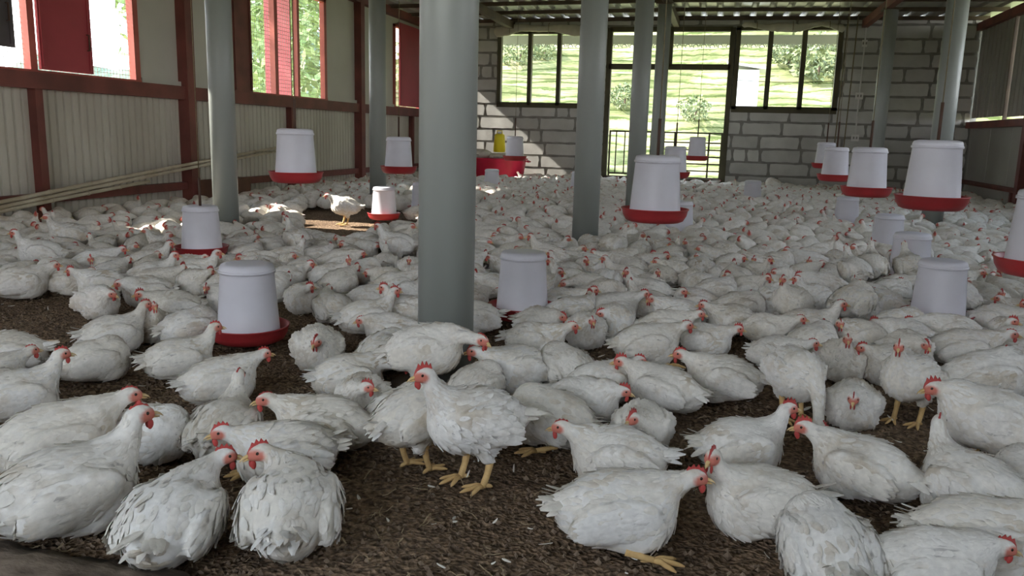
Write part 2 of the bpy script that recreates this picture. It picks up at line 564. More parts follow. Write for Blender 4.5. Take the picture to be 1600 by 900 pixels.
# ------------------------------------------------------------------ right wall
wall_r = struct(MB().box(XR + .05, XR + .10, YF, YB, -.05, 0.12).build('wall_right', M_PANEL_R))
ye = YF
for y in np.arange(YF, YB - .1, 1.25):
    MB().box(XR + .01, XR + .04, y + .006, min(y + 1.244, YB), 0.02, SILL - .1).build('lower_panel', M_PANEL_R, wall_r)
MB().box(XR - .09, XR + .04, YF, YB, SILL - .15, SILL - .02).build('sill_rail', M_REDSTEEL, wall_r)
MB().tube([(XR - .06, YF, .36), (XR - .06, YB, .36)], .045, 10).build('bottom_rail', M_REDSTEEL, wall_r)
for y in (2.6, 7.2, 11.8, 16.0):
    MB().box(XR - .07, XR + .03, y - .04, y + .04, -.02, .36).build('rail_foot', M_REDSTEEL, wall_r)
MB().box(XR - .10, XR + .04, YF, YB, ZR - .25, ZR - .10).build('eave_beam', M_REDSTEEL, wall_r)
for y in (0.5, 5.8, 10.2, 15.6):
    MB().box(XR - .12, XR + .04, y - .08, y + .08, -.02, ZR - .1).build('post', M_REDSTEEL, wall_r)
rx = [(YF, .42), (2.9, 5.72), (8.2, 10.12), (12.4, 15.52)]
for (a, b_) in rx:
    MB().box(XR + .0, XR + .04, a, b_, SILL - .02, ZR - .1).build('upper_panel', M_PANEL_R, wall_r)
w5 = struct(empty('window_5'))
corrugated(17.14, YB - .02, SILL + .055, ZR - .1, XR + .0, -1, .24, .03).build('shutter', M_PANEL_R, w5)
corrugated(15.68, 17.06, SILL + .03, ZR - .1, XR + .03, -1, .24, .03).build('shutter', M_PANEL_R, w5)
MB().box(XR - .02, XR + .05, 17.10, 17.13, SILL - .02, ZR - .1).build('frame_bar', M_PURLIN, w5)
for k, (a, b_) in enumerate([(.58, 2.9), (5.88, 8.2), (10.28, 12.4)]):
    w = struct(empty('window_%d' % (6 + k)))
    for yy in (a, (a + b_) / 2 - .04, b_ - .08):
        MB().box(XR - .02, XR + .05, yy, yy + .08, SILL - .02, ZR - .2).build('frame_bar', M_PINKFR, w)
    wire_mesh(a, b_, SILL, ZR - .2, XR + .03, .055, .0042, w)

# ------------------------------------------------------------------ back wall of aerated blocks
wall_b = struct(empty('wall_back'))
OPEN = [(-5.20, -3.08, 1.81, 3.40), (-2.62, .07, 0.0, 3.46), (.17, 2.30, 1.81, 3.46)]
xcuts = sorted({XL - .1, XR + .1, *[o[0] for o in OPEN], *[o[1] for o in OPEN]})
mb = MB()
TOPW = 3.665
for a, b_ in zip(xcuts[:-1], xcuts[1:]):
    op = [o for o in OPEN if o[0] <= a + 1e-6 and o[1] >= b_ - 1e-6]
    if op:
        z0, z1 = op[0][2], op[0][3]
        if z0 > 0:
            mb.box(a, b_, YB, YB + .2, -.05, z0)
        if z1 < TOPW - .10:
            mb.box(a, b_, YB, YB + .2, z1, TOPW)
    else:
        mb.box(a, b_, YB, YB + .2, -.05, TOPW)
mb.build('mortar_bed', M_MORTAR, wall_b)
CH = .293
br = random.Random(11)


def block_mesh(x0, x1, z0, z1):
    nx, nz = max(2, int((x1 - x0) / .12)), 3
    vs, fs = [], []
    dx = [br.uniform(0, .016) for _ in range(40)]
    dep = br.uniform(.012, .022)
    for i in range(nx + 1):
        for j in range(nz + 1):
            x = x0 + (x1 - x0) * i / nx
            z = z0 + (z1 - z0) * j / nz
            ei, ej = i in (0, nx), j in (0, nz)
            if ei:
                x += br.uniform(0, .02) * (1 if i == 0 else -1)
            if ej:
                z += br.uniform(0, .016) * (1 if j == 0 else -1)
            if ei and ej:
                x += .015 * (1 if i == 0 else -1)
            vs.append((x, YB - dep, z))
    n = len(vs)
    base = [(v[0] + (.006 if v[0] > (x0 + x1) / 2 else -.006), YB + .005, v[2]) for v in vs]
    ring = [(i, 0) for i in range(nx)] + [(nx, j) for j in range(nz)] + [(i, nz) for i in range(nx, 0, -1)] + [(0, j) for j in range(nz, 0, -1)]
    ids = [i * (nz + 1) + j for i, j in ring]
    for i in range(nx):
        for j in range(nz):
            a = i * (nz + 1) + j
            fs.append((a, a + nz + 1, a + nz + 2, a + 1))
    vs += [base[k] for k in ids]
    for k in range(len(ids)):
        k2 = (k + 1) % len(ids)
        fs.append((ids[k], n + k, n + k2, ids[k2]))
    return MB().add(vs, fs)


course = 0
z = 0.04
while z < TOPW - .05:
    z1 = min(z + CH - .034, TOPW - .01)
    x = XL + (.0 if course % 2 else -.42) + br.uniform(-.1, .1)
    while x < XR:
        L = br.choice([.86, .86, .86, .6, .86, .3])
        a, b_ = max(x, XL + .01), min(x + L - .036, XR - .01)
        x += L
        segs = [(a, b_)]
        for (o0, o1, oz0, oz1) in OPEN:
            if z1 > oz0 + .05 and z < oz1 - .03:
                ns = []
                for (p, q_) in segs:
                    if q_ <= o0 or p >= o1:
                        ns.append((p, q_))
                    else:
                        if p < o0 - .05:
                            ns.append((p, o0 - .04))
                        if q_ > o1 + .05:
                            ns.append((o1 + .04, q_))
                segs = ns
        for (p, q_) in segs:
            if q_ - p > .07:
                zz1 = z1
                for (o0, o1, oz0, oz1) in OPEN:
                    if p < o1 and q_ > o0 and z < oz0 < z1:
                        zz1 = oz0 - .05
                if zz1 - z > .06:
                    block_mesh(p, q_, z, zz1).build('block', M_BLOCK, wall_b)
    z += CH
    course += 1


def fr(o, x0, x1, z0, z1, y0=YB - .03, y1=YB + .12, name='frame_bar', m_=None):
    return MB().box(x0, x1, y0, y1, z0, z1).build(name, m_ or M_FRAME, o)


wb1 = struct(empty('window_9'))
for x in (-5.20, -4.47, -3.78, -3.12):
    fr(wb1, x - .045, x + .045, 1.76, 3.42)
fr(wb1, -5.245, -3.075, 1.71, 1.83); fr(wb1, -5.245, -3.075, 3.38, 3.47)
wb2 = struct(empty('window_10'))
for x in (.20, .88, 1.58, 2.30):
    fr(wb2, x - .05, x + .05, 1.76, 3.50)
fr(wb2, .15, 2.35, 1.69, 1.83); fr(wb2, .15, 2.35, 3.44, 3.53)
dr = struct(empty('door_1'))
for x in (-2.62, .07):
    fr(dr, x - .05, x + .06, -.02, 3.50)
fr(dr, -1.30, -1.20, 2.66, 3.46)
fr(dr, -2.62, .07, 2.60, 2.72); fr(dr, -2.62, .07, 3.42, 3.52)
fr(dr, -2.62, .07, -.02, .20, name='threshold', m_=M_PLANK)

# barred gate and railing just outside the door opening
gate = tag(empty('barred_gate', (-1.2, YB + .3, 0)), 'low brown barred metal gate across the bright doorway', 'gate')
gate.location = (0, 0, 0)
gy_ = YB + .30
for x in (-2.55, -1.95, -1.30, -1.05, -.28, .0):
    MB().box(x - .02, x + .02, gy_ - .02, gy_ + .02, -.42, 1.24).build('upright', M_FRAME, gate)
for z in (1.22, 1.0, .84, .68, .52, .36, .20):
    MB().box(-1.30, .02, gy_ - .015, gy_ + .015, z - .016, z + .016).build('bar', M_FRAME, gate)
for x in (-2.40, -2.2, -2.08, -1.78, -1.6, -1.45):
    MB().box(x - .013, x + .013, gy_ - .013, gy_ + .013, .25, 1.22).build('bar', M_FRAME, gate)
for z in (1.22, .25):
    MB().box(-2.57, -1.30, gy_ - .018, gy_ + .018, z - .02, z + .02).build('bar', M_FRAME, gate)

# porch roof with scalloped fascia beyond the back wall
porch = struct(MB().box(XL, XR, YB + .2, 20.75, 3.66, 3.70).build('trim_1', M_ROOF))
MB().box(XL, XR, 20.70, 20.73, 3.31, 3.52).build('fascia_board', M_FASCIA, porch)
mb = MB()
x = -5.6
while x < 3.2:
    pts = []
    for k in range(12):
        a = -PI * .1 + k * PI * 1.35 / 11
        r = .065 - .0018 * k
        pts.append((x + .085 + r * math.cos(a), 20.715, 3.30 - .055 + r * math.sin(a) * .9 + .01))
    mb.tube(pts, .013, 5)
    mb.tube([(x - .02, 20.715, 3.31), (x + .0, 20.715, 3.25), (x + .02, 20.715, 3.31)], .012, 5)
    x += .19
o = mb.build('scroll_fringe', M_FASCIA, porch)
o['kind'] = 'stuff'


def rolled_tarp(x0, x1, zc, y, r, label, seed):
    rr = random.Random(seed)
    n = 40
    pts, rad = [], []
    vs, fs = [], []
    m_ = 14
    for i in range(n + 1):
        t = i / n
        x = x0 + (x1 - x0) * t
        sag = -.03 * math.sin(t * PI * 3 + seed) - .02 * math.sin(t * 17 + seed)
        ri = r * (.85 + .25 * math.sin(t * 9 + seed) + rr.uniform(-.08, .08)) * (.35 if i in (0, n) else 1)
        for k in range(m_):
            a = 2 * PI * k / m_
            w = 1 + .12 * math.sin(3 * a + t * 12) + rr.uniform(-.05, .05)
            vs.append((x, y + ri * .6 * w * math.cos(a), zc + sag + ri * w * math.sin(a)))
    for i in range(n):
        for k in range(m_):
            fs.append((i * m_ + k, (i + 1) * m_ + k, (i + 1) * m_ + (k + 1) % m_, i * m_ + (k + 1) % m_))
    root = MB().add(vs, fs, True).build('rolled_curtain', M_TARP)
    tag(root, label, 'curtain')
    for t in (.15, .5, .85):
        x = x0 + (x1 - x0) * t
        MB().tube([(x, y - r * .75, zc - r * 1.05), (x, y - r * .8, zc), (x, y - r * .5, zc + r * 1.1), (x, y + .05, zc + r * 1.35)], .007, 6).build('tie_cord', M_ROPE, root)
    return root


rolled_tarp(-5.32, -2.7, 3.47, YB - .10, .105, 'rolled-up beige tarp curtain above the left three-pane window', 1)
rolled_tarp(.25, 2.36, 3.50, YB - .10, .085, 'rolled-up beige tarp curtain above the right three-pane window', 4)

# ------------------------------------------------------------------ unseen front wall behind the camera, opening sized to control foreground light
wall_f = struct(MB().box(XL, XR, YF - .2, YF, -.05, 1.3).build('wall_front', M_BLOCK))
for (a, b_) in ((XL, -4.6), (.4, XR)):
    MB().box(a, b_, YF - .2, YF, 1.3, TOPW).build('pier', M_BLOCK, wall_f)
MB().box(XL, XR, YF - .2, YF, 2.9, TOPW).build('lintel', M_BLOCK, wall_f)

# ------------------------------------------------------------------ roof
RIDGE = .05


def roof_z(x):
    return ZR + RIDGE * (1 - abs(x + 1.0) / 6.0)


prof = []
x = XL - .6
pit = .34
while x < XR + .6:
    prof += [(x, 0), (x + .20, 0), (x + .235, .05), (x + .305, .05)]
    x += pit
vs, fs = [], []
for (x, d) in prof:
    for y in (YF - .6, YB + .35):
        vs.append((x, y, roof_z(x) + .03 + d))
for i in range(len(prof) - 1):
    fs.append((2 * i, 2 * i + 1, 2 * i + 3, 2 * i + 2))
ceil = struct(MB().add(vs, fs).build('ceiling', M_ROOF))
for y in np.arange(19.15, YF - .5, -1.2):
    vs, fs = [], []
    for x in (XL - .1, -1.0, XR + .1):
        for (yy, zz) in ((y - .03, 0.03), (y + .03, 0.03), (y + .03, -.045), (y - .03, -.045)):
            vs.append((x, yy, roof_z(x) + zz))
    for i in range(2):
        for k in range(4):
            fs.append((i * 4 + k, i * 4 + (k + 1) % 4, i * 4 + 4 + (k + 1) % 4, i * 4 + 4 + k))
    fs += [(3, 2, 1, 0), (8, 9, 10, 11)]
    MB().add(vs, fs).build('purlin', M_PURLIN, ceil)
for x in (-4.9, -1.15, 2.75):
    MB().box(x - .06, x + .06, YF, YB + .1, roof_z(x) - .20, roof_z(x) - .045).build('roof_beam', M_REDSTEEL if x > 0 else M_PURLIN, ceil)

# ------------------------------------------------------------------ steel pipe columns
def column(x, y, label, dia=.25):
    r = dia / 2
    top = roof_z(x) - .20
    root = empty('pipe_column', (x, y, 0))
    tag(root, label, 'column', 'grey-green round steel columns')
    MB().lathe([(0, 0.0), (r, 0.0), (r, top), (0, top)], 48).build('shaft', M_COLUMN, root)
    MB().box(-.19, .19, -.19, .19, -.03, .012).build('base_plate', M_PURLIN, root)
    MB().box(-.16, .16, -.16, .16, top - .015, top + .005).build('cap_plate', M_PURLIN, root)
    return root


CX = -1.15
COLS = [(CX, 3.42, 'thick grey-green column nearest the camera, in the picture centre'),
        (CX - .06, 7.75, 'grey-green column second from the camera in the middle row, right of the nearest'),
        (CX + .02, 11.6, 'grey-green column third from the camera in the middle row'),
        (CX - .03, 15.9, 'thin far grey-green column in the middle row beside the bright doorway'),
        (-4.88, 7.42, 'grey-green column by the left wall in front of the brown block'),
        (-5.05, 11.7, 'far grey-green column by the left wall beside the dark red post'),
        (2.62, 11.2, 'grey-green column by the right wall behind the hanging feeder with red tray'),
        (2.80, 16.6, 'thin far grey-green column on the right in front of the block wall')]
for x, y, l in COLS:
    column(x, y, l)

# ------------------------------------------------------------------ feeders
def feeder_meshes():
    hop = MB().lathe([(0.0, .395), (.100, .398), (.126, .392), (.133, .378), (.134, .36), (.131, .352), (.153, .055), (.158, .045), (.158, .035), (.152, .035), (.128, .35), (0.0, .36)], 40)
    pan = MB().lathe([(0, 0), (.150, 0.0), (.172, .010), (.190, .040), (.197, .072), (.203, .076), (.203, .082), (.193, .080), (.184, .045), (.166, .018), (.14, .012), (0, .012)], 44)
    ribs = MB()
    for k in range(6):
        a = k * PI / 3
        c, s = math.cos(a), math.sin(a)
        ribs.tube([(c * .10, s * .10, .03), (c * .188, s * .188, .045)], .007, 5)
    band = MB().lathe([(.1335, .352), (.1385, .352), (.1385, .366), (.1335, .366)], 40)
    return (hop.mesh('hopper', M_WHITEPL), pan.mesh('tray', M_REDPL), ribs.mesh('tray_spoke', M_REDPL), band.mesh('lid_band', M_WHITEPL))


FM = feeder_meshes()
FEEDERS = []


def feeder(p, label, hang, tray=True, rod=.22, scale=1.0):
    root = empty('poultry_feeder', p, random.uniform(0, 6))
    root.scale = (scale,) * 3
    tag(root, label, 'feeder', 'white poultry feeders with red trays')
    hp_ = link('hopper', FM[0], root)
    link('lid_band', FM[3], hp_)
    if tray:
        t = link('tray', FM[1], root)
    top = roof_z(p[0]) - .1 - p[2]
    if hang:
        MB().tube([(0, 0, .39), (0, 0, .39 + rod)], .010, 6).build('hanger_rod', M_ROD, root)
        MB().tube([(0, 0, .39 + rod), (0.004, 0, (top + .5) / 2), (0, 0, top / scale)], .0034, 5).build('rope', M_ROPE, root)
    FEEDERS.append((p[0], p[1], p[2], label))
    return root


def ground_depth(px, dep):
    lo, hi = 220.0, 1200.0
    for _ in range(40):
        mid = (lo + hi) / 2
        d = ray(px, mid)
        if d[2] < -1e-3 and CAM_H / -d[2] < dep:
            hi = mid
        else:
            lo = mid
    return ground(px, (lo + hi) / 2)


# (px, py of the tray bottom, depth, hang, label)
HANG = [(463, 285, 6.05, 'hanging white feeder with red tray by the left wall, just right of the left column'),
        (623, 271, 8.9, 'hanging white feeder with red tray left of the nearest column, below the last red shutter'),
        (1022, 346, 4.85, 'large hanging white feeder with red tray in front of the third middle column'),
        (1053, 278, 10.3, 'hanging white feeder with red tray directly behind the large middle one'),
        (1088, 251, 13.8, 'small hanging feeder against the bright doorway bars'),
        (804, 251, 13.4, 'small hanging feeder in front of the yellow container and red tub'),
        (1288, 263, 12.6, 'farthest hanging feeder of the right-hand row'),
        (1303, 283, 9.6, 'hanging feeder second farthest in the right-hand row'),
        (1352, 307, 6.6, 'hanging feeder in front of the thin far right column'),
        (1453, 327, 4.68, 'large hanging feeder with red tray in front of the right column'),
        (1624, 430, 3.72, 'feeder with bright red tray cut off by the right picture edge')]
for px, py, dep, lab in HANG:
    p = at_depth(px, py, dep + .1)
    feeder(tuple(p), lab, True, rod=.22 if dep < 9 else .3)
FLOORF = [(390, 4.18, 'large white feeder standing low on the litter at left, red tray around its base'),
          (815, 4.85, 'white feeder on the litter just right of the nearest column'),
          (317, 6.45, 'white feeder on the litter in front of the left column'),
          (600, 10.0, 'white feeder hopper among hens below the hanging feeder left of the nearest column'),
          (660, 11.0, 'white feeder half hidden behind the nearest column'),
          (768, 15.6, 'small greyish feeder in front of the red tub'),
          (903, 15.5, 'small white feeder half hidden behind the second middle column'),
          (1174, 13.9, 'small white feeder on the floor before the block wall right of the door'),
          (1060, 9.0, 'white feeder half hidden right behind the large middle hanging feeder'),
          (1320, 10.4, 'white feeder on the floor below the right-hand hanging row'),
          (1383, 8.0, 'white feeder on the floor left of and below the large right feeder'),
          (1417, 6.4, 'white feeder on the floor directly below the large right hanging feeder'),
          (1461, 4.95, 'white feeder standing among hens at right, a hen in front of it')]
for px, dep, lab in FLOORF:
    p = ground_depth(px, dep)
    feeder((p[0], p[1], .09 if px == 317 else .03), lab, px == 317)

# ------------------------------------------------------------------ things along the walls
for k, (dy, dz, ln, lab) in enumerate([(0, 0, 7.0, 'upper pale pole of the bundle leaning along the left wall'),
                                       (-.0, -.052, 6.7, 'middle pale pole of the bundle leaning along the left wall'),
                                       (0, -.10, 3.6, 'lowest and shortest pale pole of the bundle along the left wall')]):
    y0 = 5.2
    pts = []
    for i in range(8):
        t = i / 7
        y = y0 + ln * t
        pts.append((XL + .20 - .012 * k, y, .165 + dz + (.0925 * (y - 5.2)) + .02 * math.sin(t * PI)))
    o = MB().tube(pts, [.024 - .004 * i / 7 for i in range(8)], 8).build('pole', M_POLE)
    tag(o, lab, 'pole', 'pale poles along the left wall')
    nb = MB()
    for i in range(1, 7):
        p = pts[i]
        nb.tube([(p[0], p[1] - .012, p[2]), (p[0], p[1] + .012, p[2])], .0265, 8)
    nb.build('pole_node', M_POLE, o)


def clay(name, loc, s, rz, label, cat, m_=M_CLAY):
    mb = MB()
    a, b_, c = s[0] / 2, s[1] / 2, s[2]
    e = .012
    vs = []
    for z, k in ((0, e), (e, 0), (c - e, 0), (c, e)):
        for (sx_, sy_) in ((-1, -1), (1, -1), (1, 1), (-1, 1)):
            vs.append((sx_ * (a - k) + random.uniform(-.004, .004), sy_ * (b_ - k) + random.uniform(-.004, .004), z))
    fs = [(3, 2, 1, 0), (12, 13, 14, 15)]
    for i in range(3):
        for k in range(4):
            fs.append((i * 4 + k, i * 4 + (k + 1) % 4, i * 4 + 4 + (k + 1) % 4, i * 4 + 4 + k))
    o = mb.add(vs, fs).build(name, m_, None, loc)
    o.rotation_euler = (0, 0, rz)
    return tag(o, label, cat)


M_BROWNW = mat('brown_board', (0.17, 0.085, 0.055), (0.11, 0.06, 0.04), 5, 0.8, 0.2, 30)
clay('wooden_block', (-6.76, 9.75 + .55, .10), (.20, .95, .27), 0, 'brown wooden block at the left wall behind the left column', 'block', M_BROWNW)
clay('clay_brick', (-6.75, 8.55, 0.0), (.11, .23, .09), .2, 'reddish clay brick by the left wall behind two hens', 'brick')
clay('clay_brick', (-6.78, 8.90, 0.0), (.11, .23, .08), -.1, 'dark clay brick by the left wall right of the reddish one', 'brick')
clay('clay_brick', (-6.62, 9.30, 0.0), (.11, .23, .08), .4, 'clay brick by the left wall closest to the wooden block', 'brick')

# electrical conduit on the back wall
el = tag(empty('electric_conduit'), 'white electrical conduit with switch boxes on the grey block wall', 'conduit')
MB().tube([(2.35, YB - .045, 3.575), (2.78, YB - .045, 3.575), (2.775, YB - .045, 1.2)], .016, 8).build('conduit_pipe', M_BOXW, el)
for z, w in ((3.16, .10), (2.08, .15), (1.20, .15)):
    b_ = MB().box(2.775 - w / 2, 2.775 + w / 2, YB - .075, YB - .02, z - .07, z + .07).build('switch_box', M_BOXW, el)
    for dx in (-.03, .03):
        MB().box(2.775 + dx - .015, 2.775 + dx + .015, YB - .082, YB - .07, z - .025, z + .025).build('switch_key', M_PANEL_R, b_)
# wires across the left window and pendant
for (x0, x1, z0, lab) in [(-5.2, -3.1, 2.42, 'thin dark wire strung across the left three-pane window'), (.2, 2.3, 2.40, 'thin dark wire strung across the right three-pane window')]:
    pts = [(x0 + (x1 - x0) * i / 8, YB + .16, z0 - .04 * math.sin(PI * i / 8)) for i in range(9)]
    tag(MB().tube(pts, .007, 5).build('wire', M_ROD), lab, 'wire')
for (x, z0, lab) in [(2.33, .55, 'pale vertical cord hanging at the edge of the right three-pane window'), (2.52, .55, 'pale vertical cord hanging on the block wall next to the conduit')]:
    o = MB().tube([(x, YB - .35, z0), (x + .02, YB - .35, 2), (x + .04, YB - .35, roof_z(x) + .03)], .012, 6).build('cord', M_ROPE)
    tag(o, lab, 'cord')

# red tub, sack, yellow container, carton in the far left corner
tub = tag(empty('plastic_tub', (-5.0, 18.2, 0)), 'red plastic tub by the back wall with white sacks piled on top', 'tub')
vs, fs = [], []
n = 36
for (sx_, sy_, z) in [(0.0, 0, .0), (.60, .36, 0), (.66, .40, .1), (.72, .44, .50), (.76, .47, .52), (.76, .47, .55), (.70, .42, .55), (.64, .38, .2)]:
    for k in range(n):
        a = 2 * PI * k / n
        c, s = math.cos(a), math.sin(a)
        sup = (abs(c) ** 3 + abs(s) ** 3) ** (-1 / 3)
        vs.append((sx_ * c * sup, sy_ * s * sup, z))
for i in range(7):
    for k in range(n):
        fs.append((i * n + k, i * n + (k + 1) % n, (i + 1) * n + (k + 1) % n, (i + 1) * n + k))
MB().add(vs, fs, True).build('tub_body', M_TUB, tub)
for s in (-1, 1):
    MB().tube([(s * .74, -.12, .50), (s * .82, -.12, .48), (s * .82, .12, .48), (s * .74, .12, .50)], .014, 6).build('tub_handle', M_TUB, tub)


def sack(loc, s, label, seed):
    r = random.Random(seed)
    vs, fs = [], []
    nu, nv = 20, 10
    for i in range(nu):
        for j in range(nv + 1):
            a = 2 * PI * i / nu
            p = -PI / 2 + PI * j / nv
            c = math.copysign(abs(math.cos(a)) ** .6, math.cos(a)); d = math.copysign(abs(math.sin(a)) ** .6, math.sin(a))
            k = 1 + .07 * math.sin(3 * a + seed) + r.uniform(-.04, .04)
            vs.append((s[0] * c * math.cos(p) ** .5 * k if j not in (0, nv) else 0, s[1] * d * math.cos(p) ** .5 * k if j not in (0, nv) else 0, s[2] * (math.sin(p) + 1) * k))
    for i in range(nu):
        for j in range(nv):
            a = i * (nv + 1) + j; b_ = ((i + 1) % nu) * (nv + 1) + j
            fs.append((a, b_, b_ + 1, a + 1))
    o = MB().add(vs, fs, True).build('feed_sack', M_SACK, None, loc)
    MB().tube([(-s[0] * .5, -s[1] * 1.0, s[2]), (0, -s[1] * 1.06, s[2] * 1.05), (s[0] * .5, -s[1] * 1.0, s[2])], .006, 5).build('seam_stitch', M_ROPE, o)
    return tag(o, label, 'sack')


sack((-5.45, 18.2, .50), (.36, .34, .11), 'white feed sack on the left half of the red tub', 2)
sack((-4.78, 18.2, .50), (.30, .34, .075), 'flatter white feed sack on the right half of the red tub', 5)
yc = tag(empty('yellow_container', (-4.82, 17.95, .68)), 'bright yellow plastic container standing on the sacks', 'container')
MB().lathe([(0, 0), (.12, 0), (.135, .03), (.115, .36), (.10, .40), (0, .41)], 24).build('container_body', M_YEL, yc)
MB().lathe([(0, .40), (.05, .40), (.05, .45), (0, .45)], 16).build('container_cap', M_SACK, yc)
MB().tube([(-.06, 0, .40), (-.06, 0, .47), (.06, 0, .47), (.06, 0, .40)], .012, 6).build('container_handle', M_YEL, yc)
ct = clay('carton', (-5.62, 18.2, .715), (.26, .22, .30), .1, 'small brown carton on the sacks left of the yellow container', 'carton', M_CARD)

# muddy board lying in the bottom-left foreground
pa, pb = ground(-60, 858), ground(330, 925)
ang = math.atan2(pb[1] - pa[1], pb[0] - pa[0])
Lb = float(np.hypot(*(pb - pa)[:2]))
vs, fs = [], []
n = 26
prv = random.Random(3)
for i in range(n + 1):
    for k, (yy, zz) in enumerate(((-.055, -.01), (-.06, .022), (.0, .035), (.05, .026), (.055, -.01))):
        vs.append((Lb * (i / n - .5) * 1.1, yy + prv.uniform(-.006, .006), zz + prv.uniform(-.005, .005)))
for i in range(n):
    for k in range(4):
        fs.append((i * 5 + k, (i + 1) * 5 + k, (i + 1) * 5 + k + 1, i * 5 + k + 1))
o = MB().add(vs, fs, True).build('muddy_board', M_PLANK, None, tuple((pa + pb) / 2 + np.array([0, -.03, 0])))
o.rotation_euler = (0, 0, ang)
tag(o, 'muddy wooden board lying at the bottom left edge', 'board')

# ------------------------------------------------------------------ outside
gnd = MB()
gnd.add([(-400, -200, -.4), (200, -200, -.4), (200, 24, -.4), (-400, 24, -.4)], [(0, 1, 2, 3)])
struct(gnd.build('ground_outside', M_EARTH))


def terrain(name, x0, x1, y0, y1, nx, ny, fn, m_):
    xs_ = np.linspace(x0, x1, nx); ys_ = np.linspace(y0, y1, ny)
    X, Y = np.meshgrid(xs_, ys_, indexing='ij')
    Z = fn(X, Y)
    ii = np.arange(nx * ny).reshape(nx, ny)
    qq = np.stack([ii[:-1, :-1], ii[1:, :-1], ii[1:, 1:], ii[:-1, 1:]], -1).reshape(-1, 4)
    me_ = bpy.data.meshes.new(name)
    me_.from_pydata(np.stack([X, Y, Z], -1).reshape(-1, 3).tolist(), [], qq.tolist())
    me_.materials.append(m_)
    return struct(link(name, me_))


def hill(X, Y):
    h = -2.2 + np.maximum(0, (Y - 24)) * .52 + .8 * fbm(X * .06, Y * .06, 4) * np.clip((Y - 24) / 12, 0, 1)
    h = -2.2 + (h + 2.2) * np.clip((X + 26) / 12, 0, 1)
    st = .62
    k = h / st
    fl = np.floor(k)
    fr_ = k - fl
    return (fl + np.clip((fr_ - .72) / .28, 0, 1)) * st + .10 * fbm(X * .9, Y * .9, 8)


terrain('hillside', -45, 45, 23.5, 80, 110, 520, hill, M_HILL)


def mountain(X, Y):
    d = np.hypot((X + 250) / 120, (Y - 470) / 260)
    return 68 * np.exp(-d ** 2 * 1.4) + 12 * fbm(X * .03, Y * .03, 6) - 14


terrain('far_mountain', -650, -60, 60, 800, 110, 110, mountain, M_FOREST)


def leaf_cloud(cx, r, n, seed, size):
    r_ = np.random.default_rng(seed)
    d = r_.normal(size=(n, 3)); d /= np.linalg.norm(d, axis=1)[:, None]
    rad = r_.uniform(.45, 1, (n, 1)) ** .5
    lump = 1 + .25 * np.sin(d[:, :1] * 5 + seed) * np.cos(d[:, 1:2] * 4 + seed) + .15 * np.sin(d[:, 2:] * 7)
    c = np.array(cx) + d * rad * lump * np.array(r)
    a = r_.normal(size=(n, 3)); a /= np.linalg.norm(a, axis=1)[:, None]
    b_ = np.cross(a, r_.normal(size=(n, 3))); b_ /= np.linalg.norm(b_, axis=1)[:, None]
    s = r_.uniform(.6, 1.3, (n, 1)) * size
    V = np.stack([c - a * s, c + b_ * s * .5, c + a * s, c - b_ * s * .5], 1).reshape(-1, 3)
    F = np.arange(n * 4).reshape(-1, 4)
    return V, F


def tree(loc, h, r, seed, label, n=1600, leaf=.14, cz=.62, ch=.42):
    root = empty('tree', loc)
    tag(root, label, 'tree', 'trees outside the windows')
    MB().tube([(0, 0, -.2), (.1, 0, h * .3), (.0, .1, h * .6), (.05, 0, h * .85)], [.16, .13, .09, .04], 8).build('trunk', M_BARK, root)
    V, F = leaf_cloud((0, 0, h * cz), (r, r, h * ch), n, seed, leaf)
    me_ = bpy.data.meshes.new('crown')
    me_.from_pydata(V.tolist(), [], F.tolist()); me_.materials.append(M_LEAF)
    o_ = link('crown', me_, root); o_['kind'] = 'stuff'
    return root


tree((-14.5, 22.5, -.4), 8.5, 3.2, 1, 'leafy green tree in the left pane of the second left window', 2600, .2)
tree((-14.0, 27.5, -.4), 9.5, 3.4, 2, 'leafy green tree in the right pane of the second left window', 2600, .2)
tree((-19.0, 32.0, -.4), 9.0, 3.6, 3, 'green tree farther behind in the second left window', 2200, .22)
tree((-13.0, 11.7, -.4), 12.0, 2.3, 9, 'unseen tall tree added beside the shed to shade the second left window', 2400, .22, .72, .26)  # out of view, added to block the sun at the second left window


def bush(px, py, r, label, seed):
    d = ray(px, py)
    p = CO.copy()
    for k in range(4000):
        p = CO + d * (24 + k * .02)
        if p[1] > 24 and p[2] < float(hill(np.array([p[0]]), np.array([p[1]]))[0]):
            break
    V, F = leaf_cloud((0, 0, r * .6), (r, r, r * .8), 700, seed, r * .12)
    me_ = bpy.data.meshes.new('foliage')
    me_.from_pydata(V.tolist(), [], F.tolist()); me_.materials.append(M_BUSH)
    root = empty('bush', tuple(p))
    o_ = link('foliage', me_, root); o_['kind'] = 'stuff'
    MB().tube([(0, 0, -.1), (0.05, 0, r * .6)], .04, 6).build('stem', M_BARK, root)
    tag(root, label, 'bush', 'bushes on the hillside')


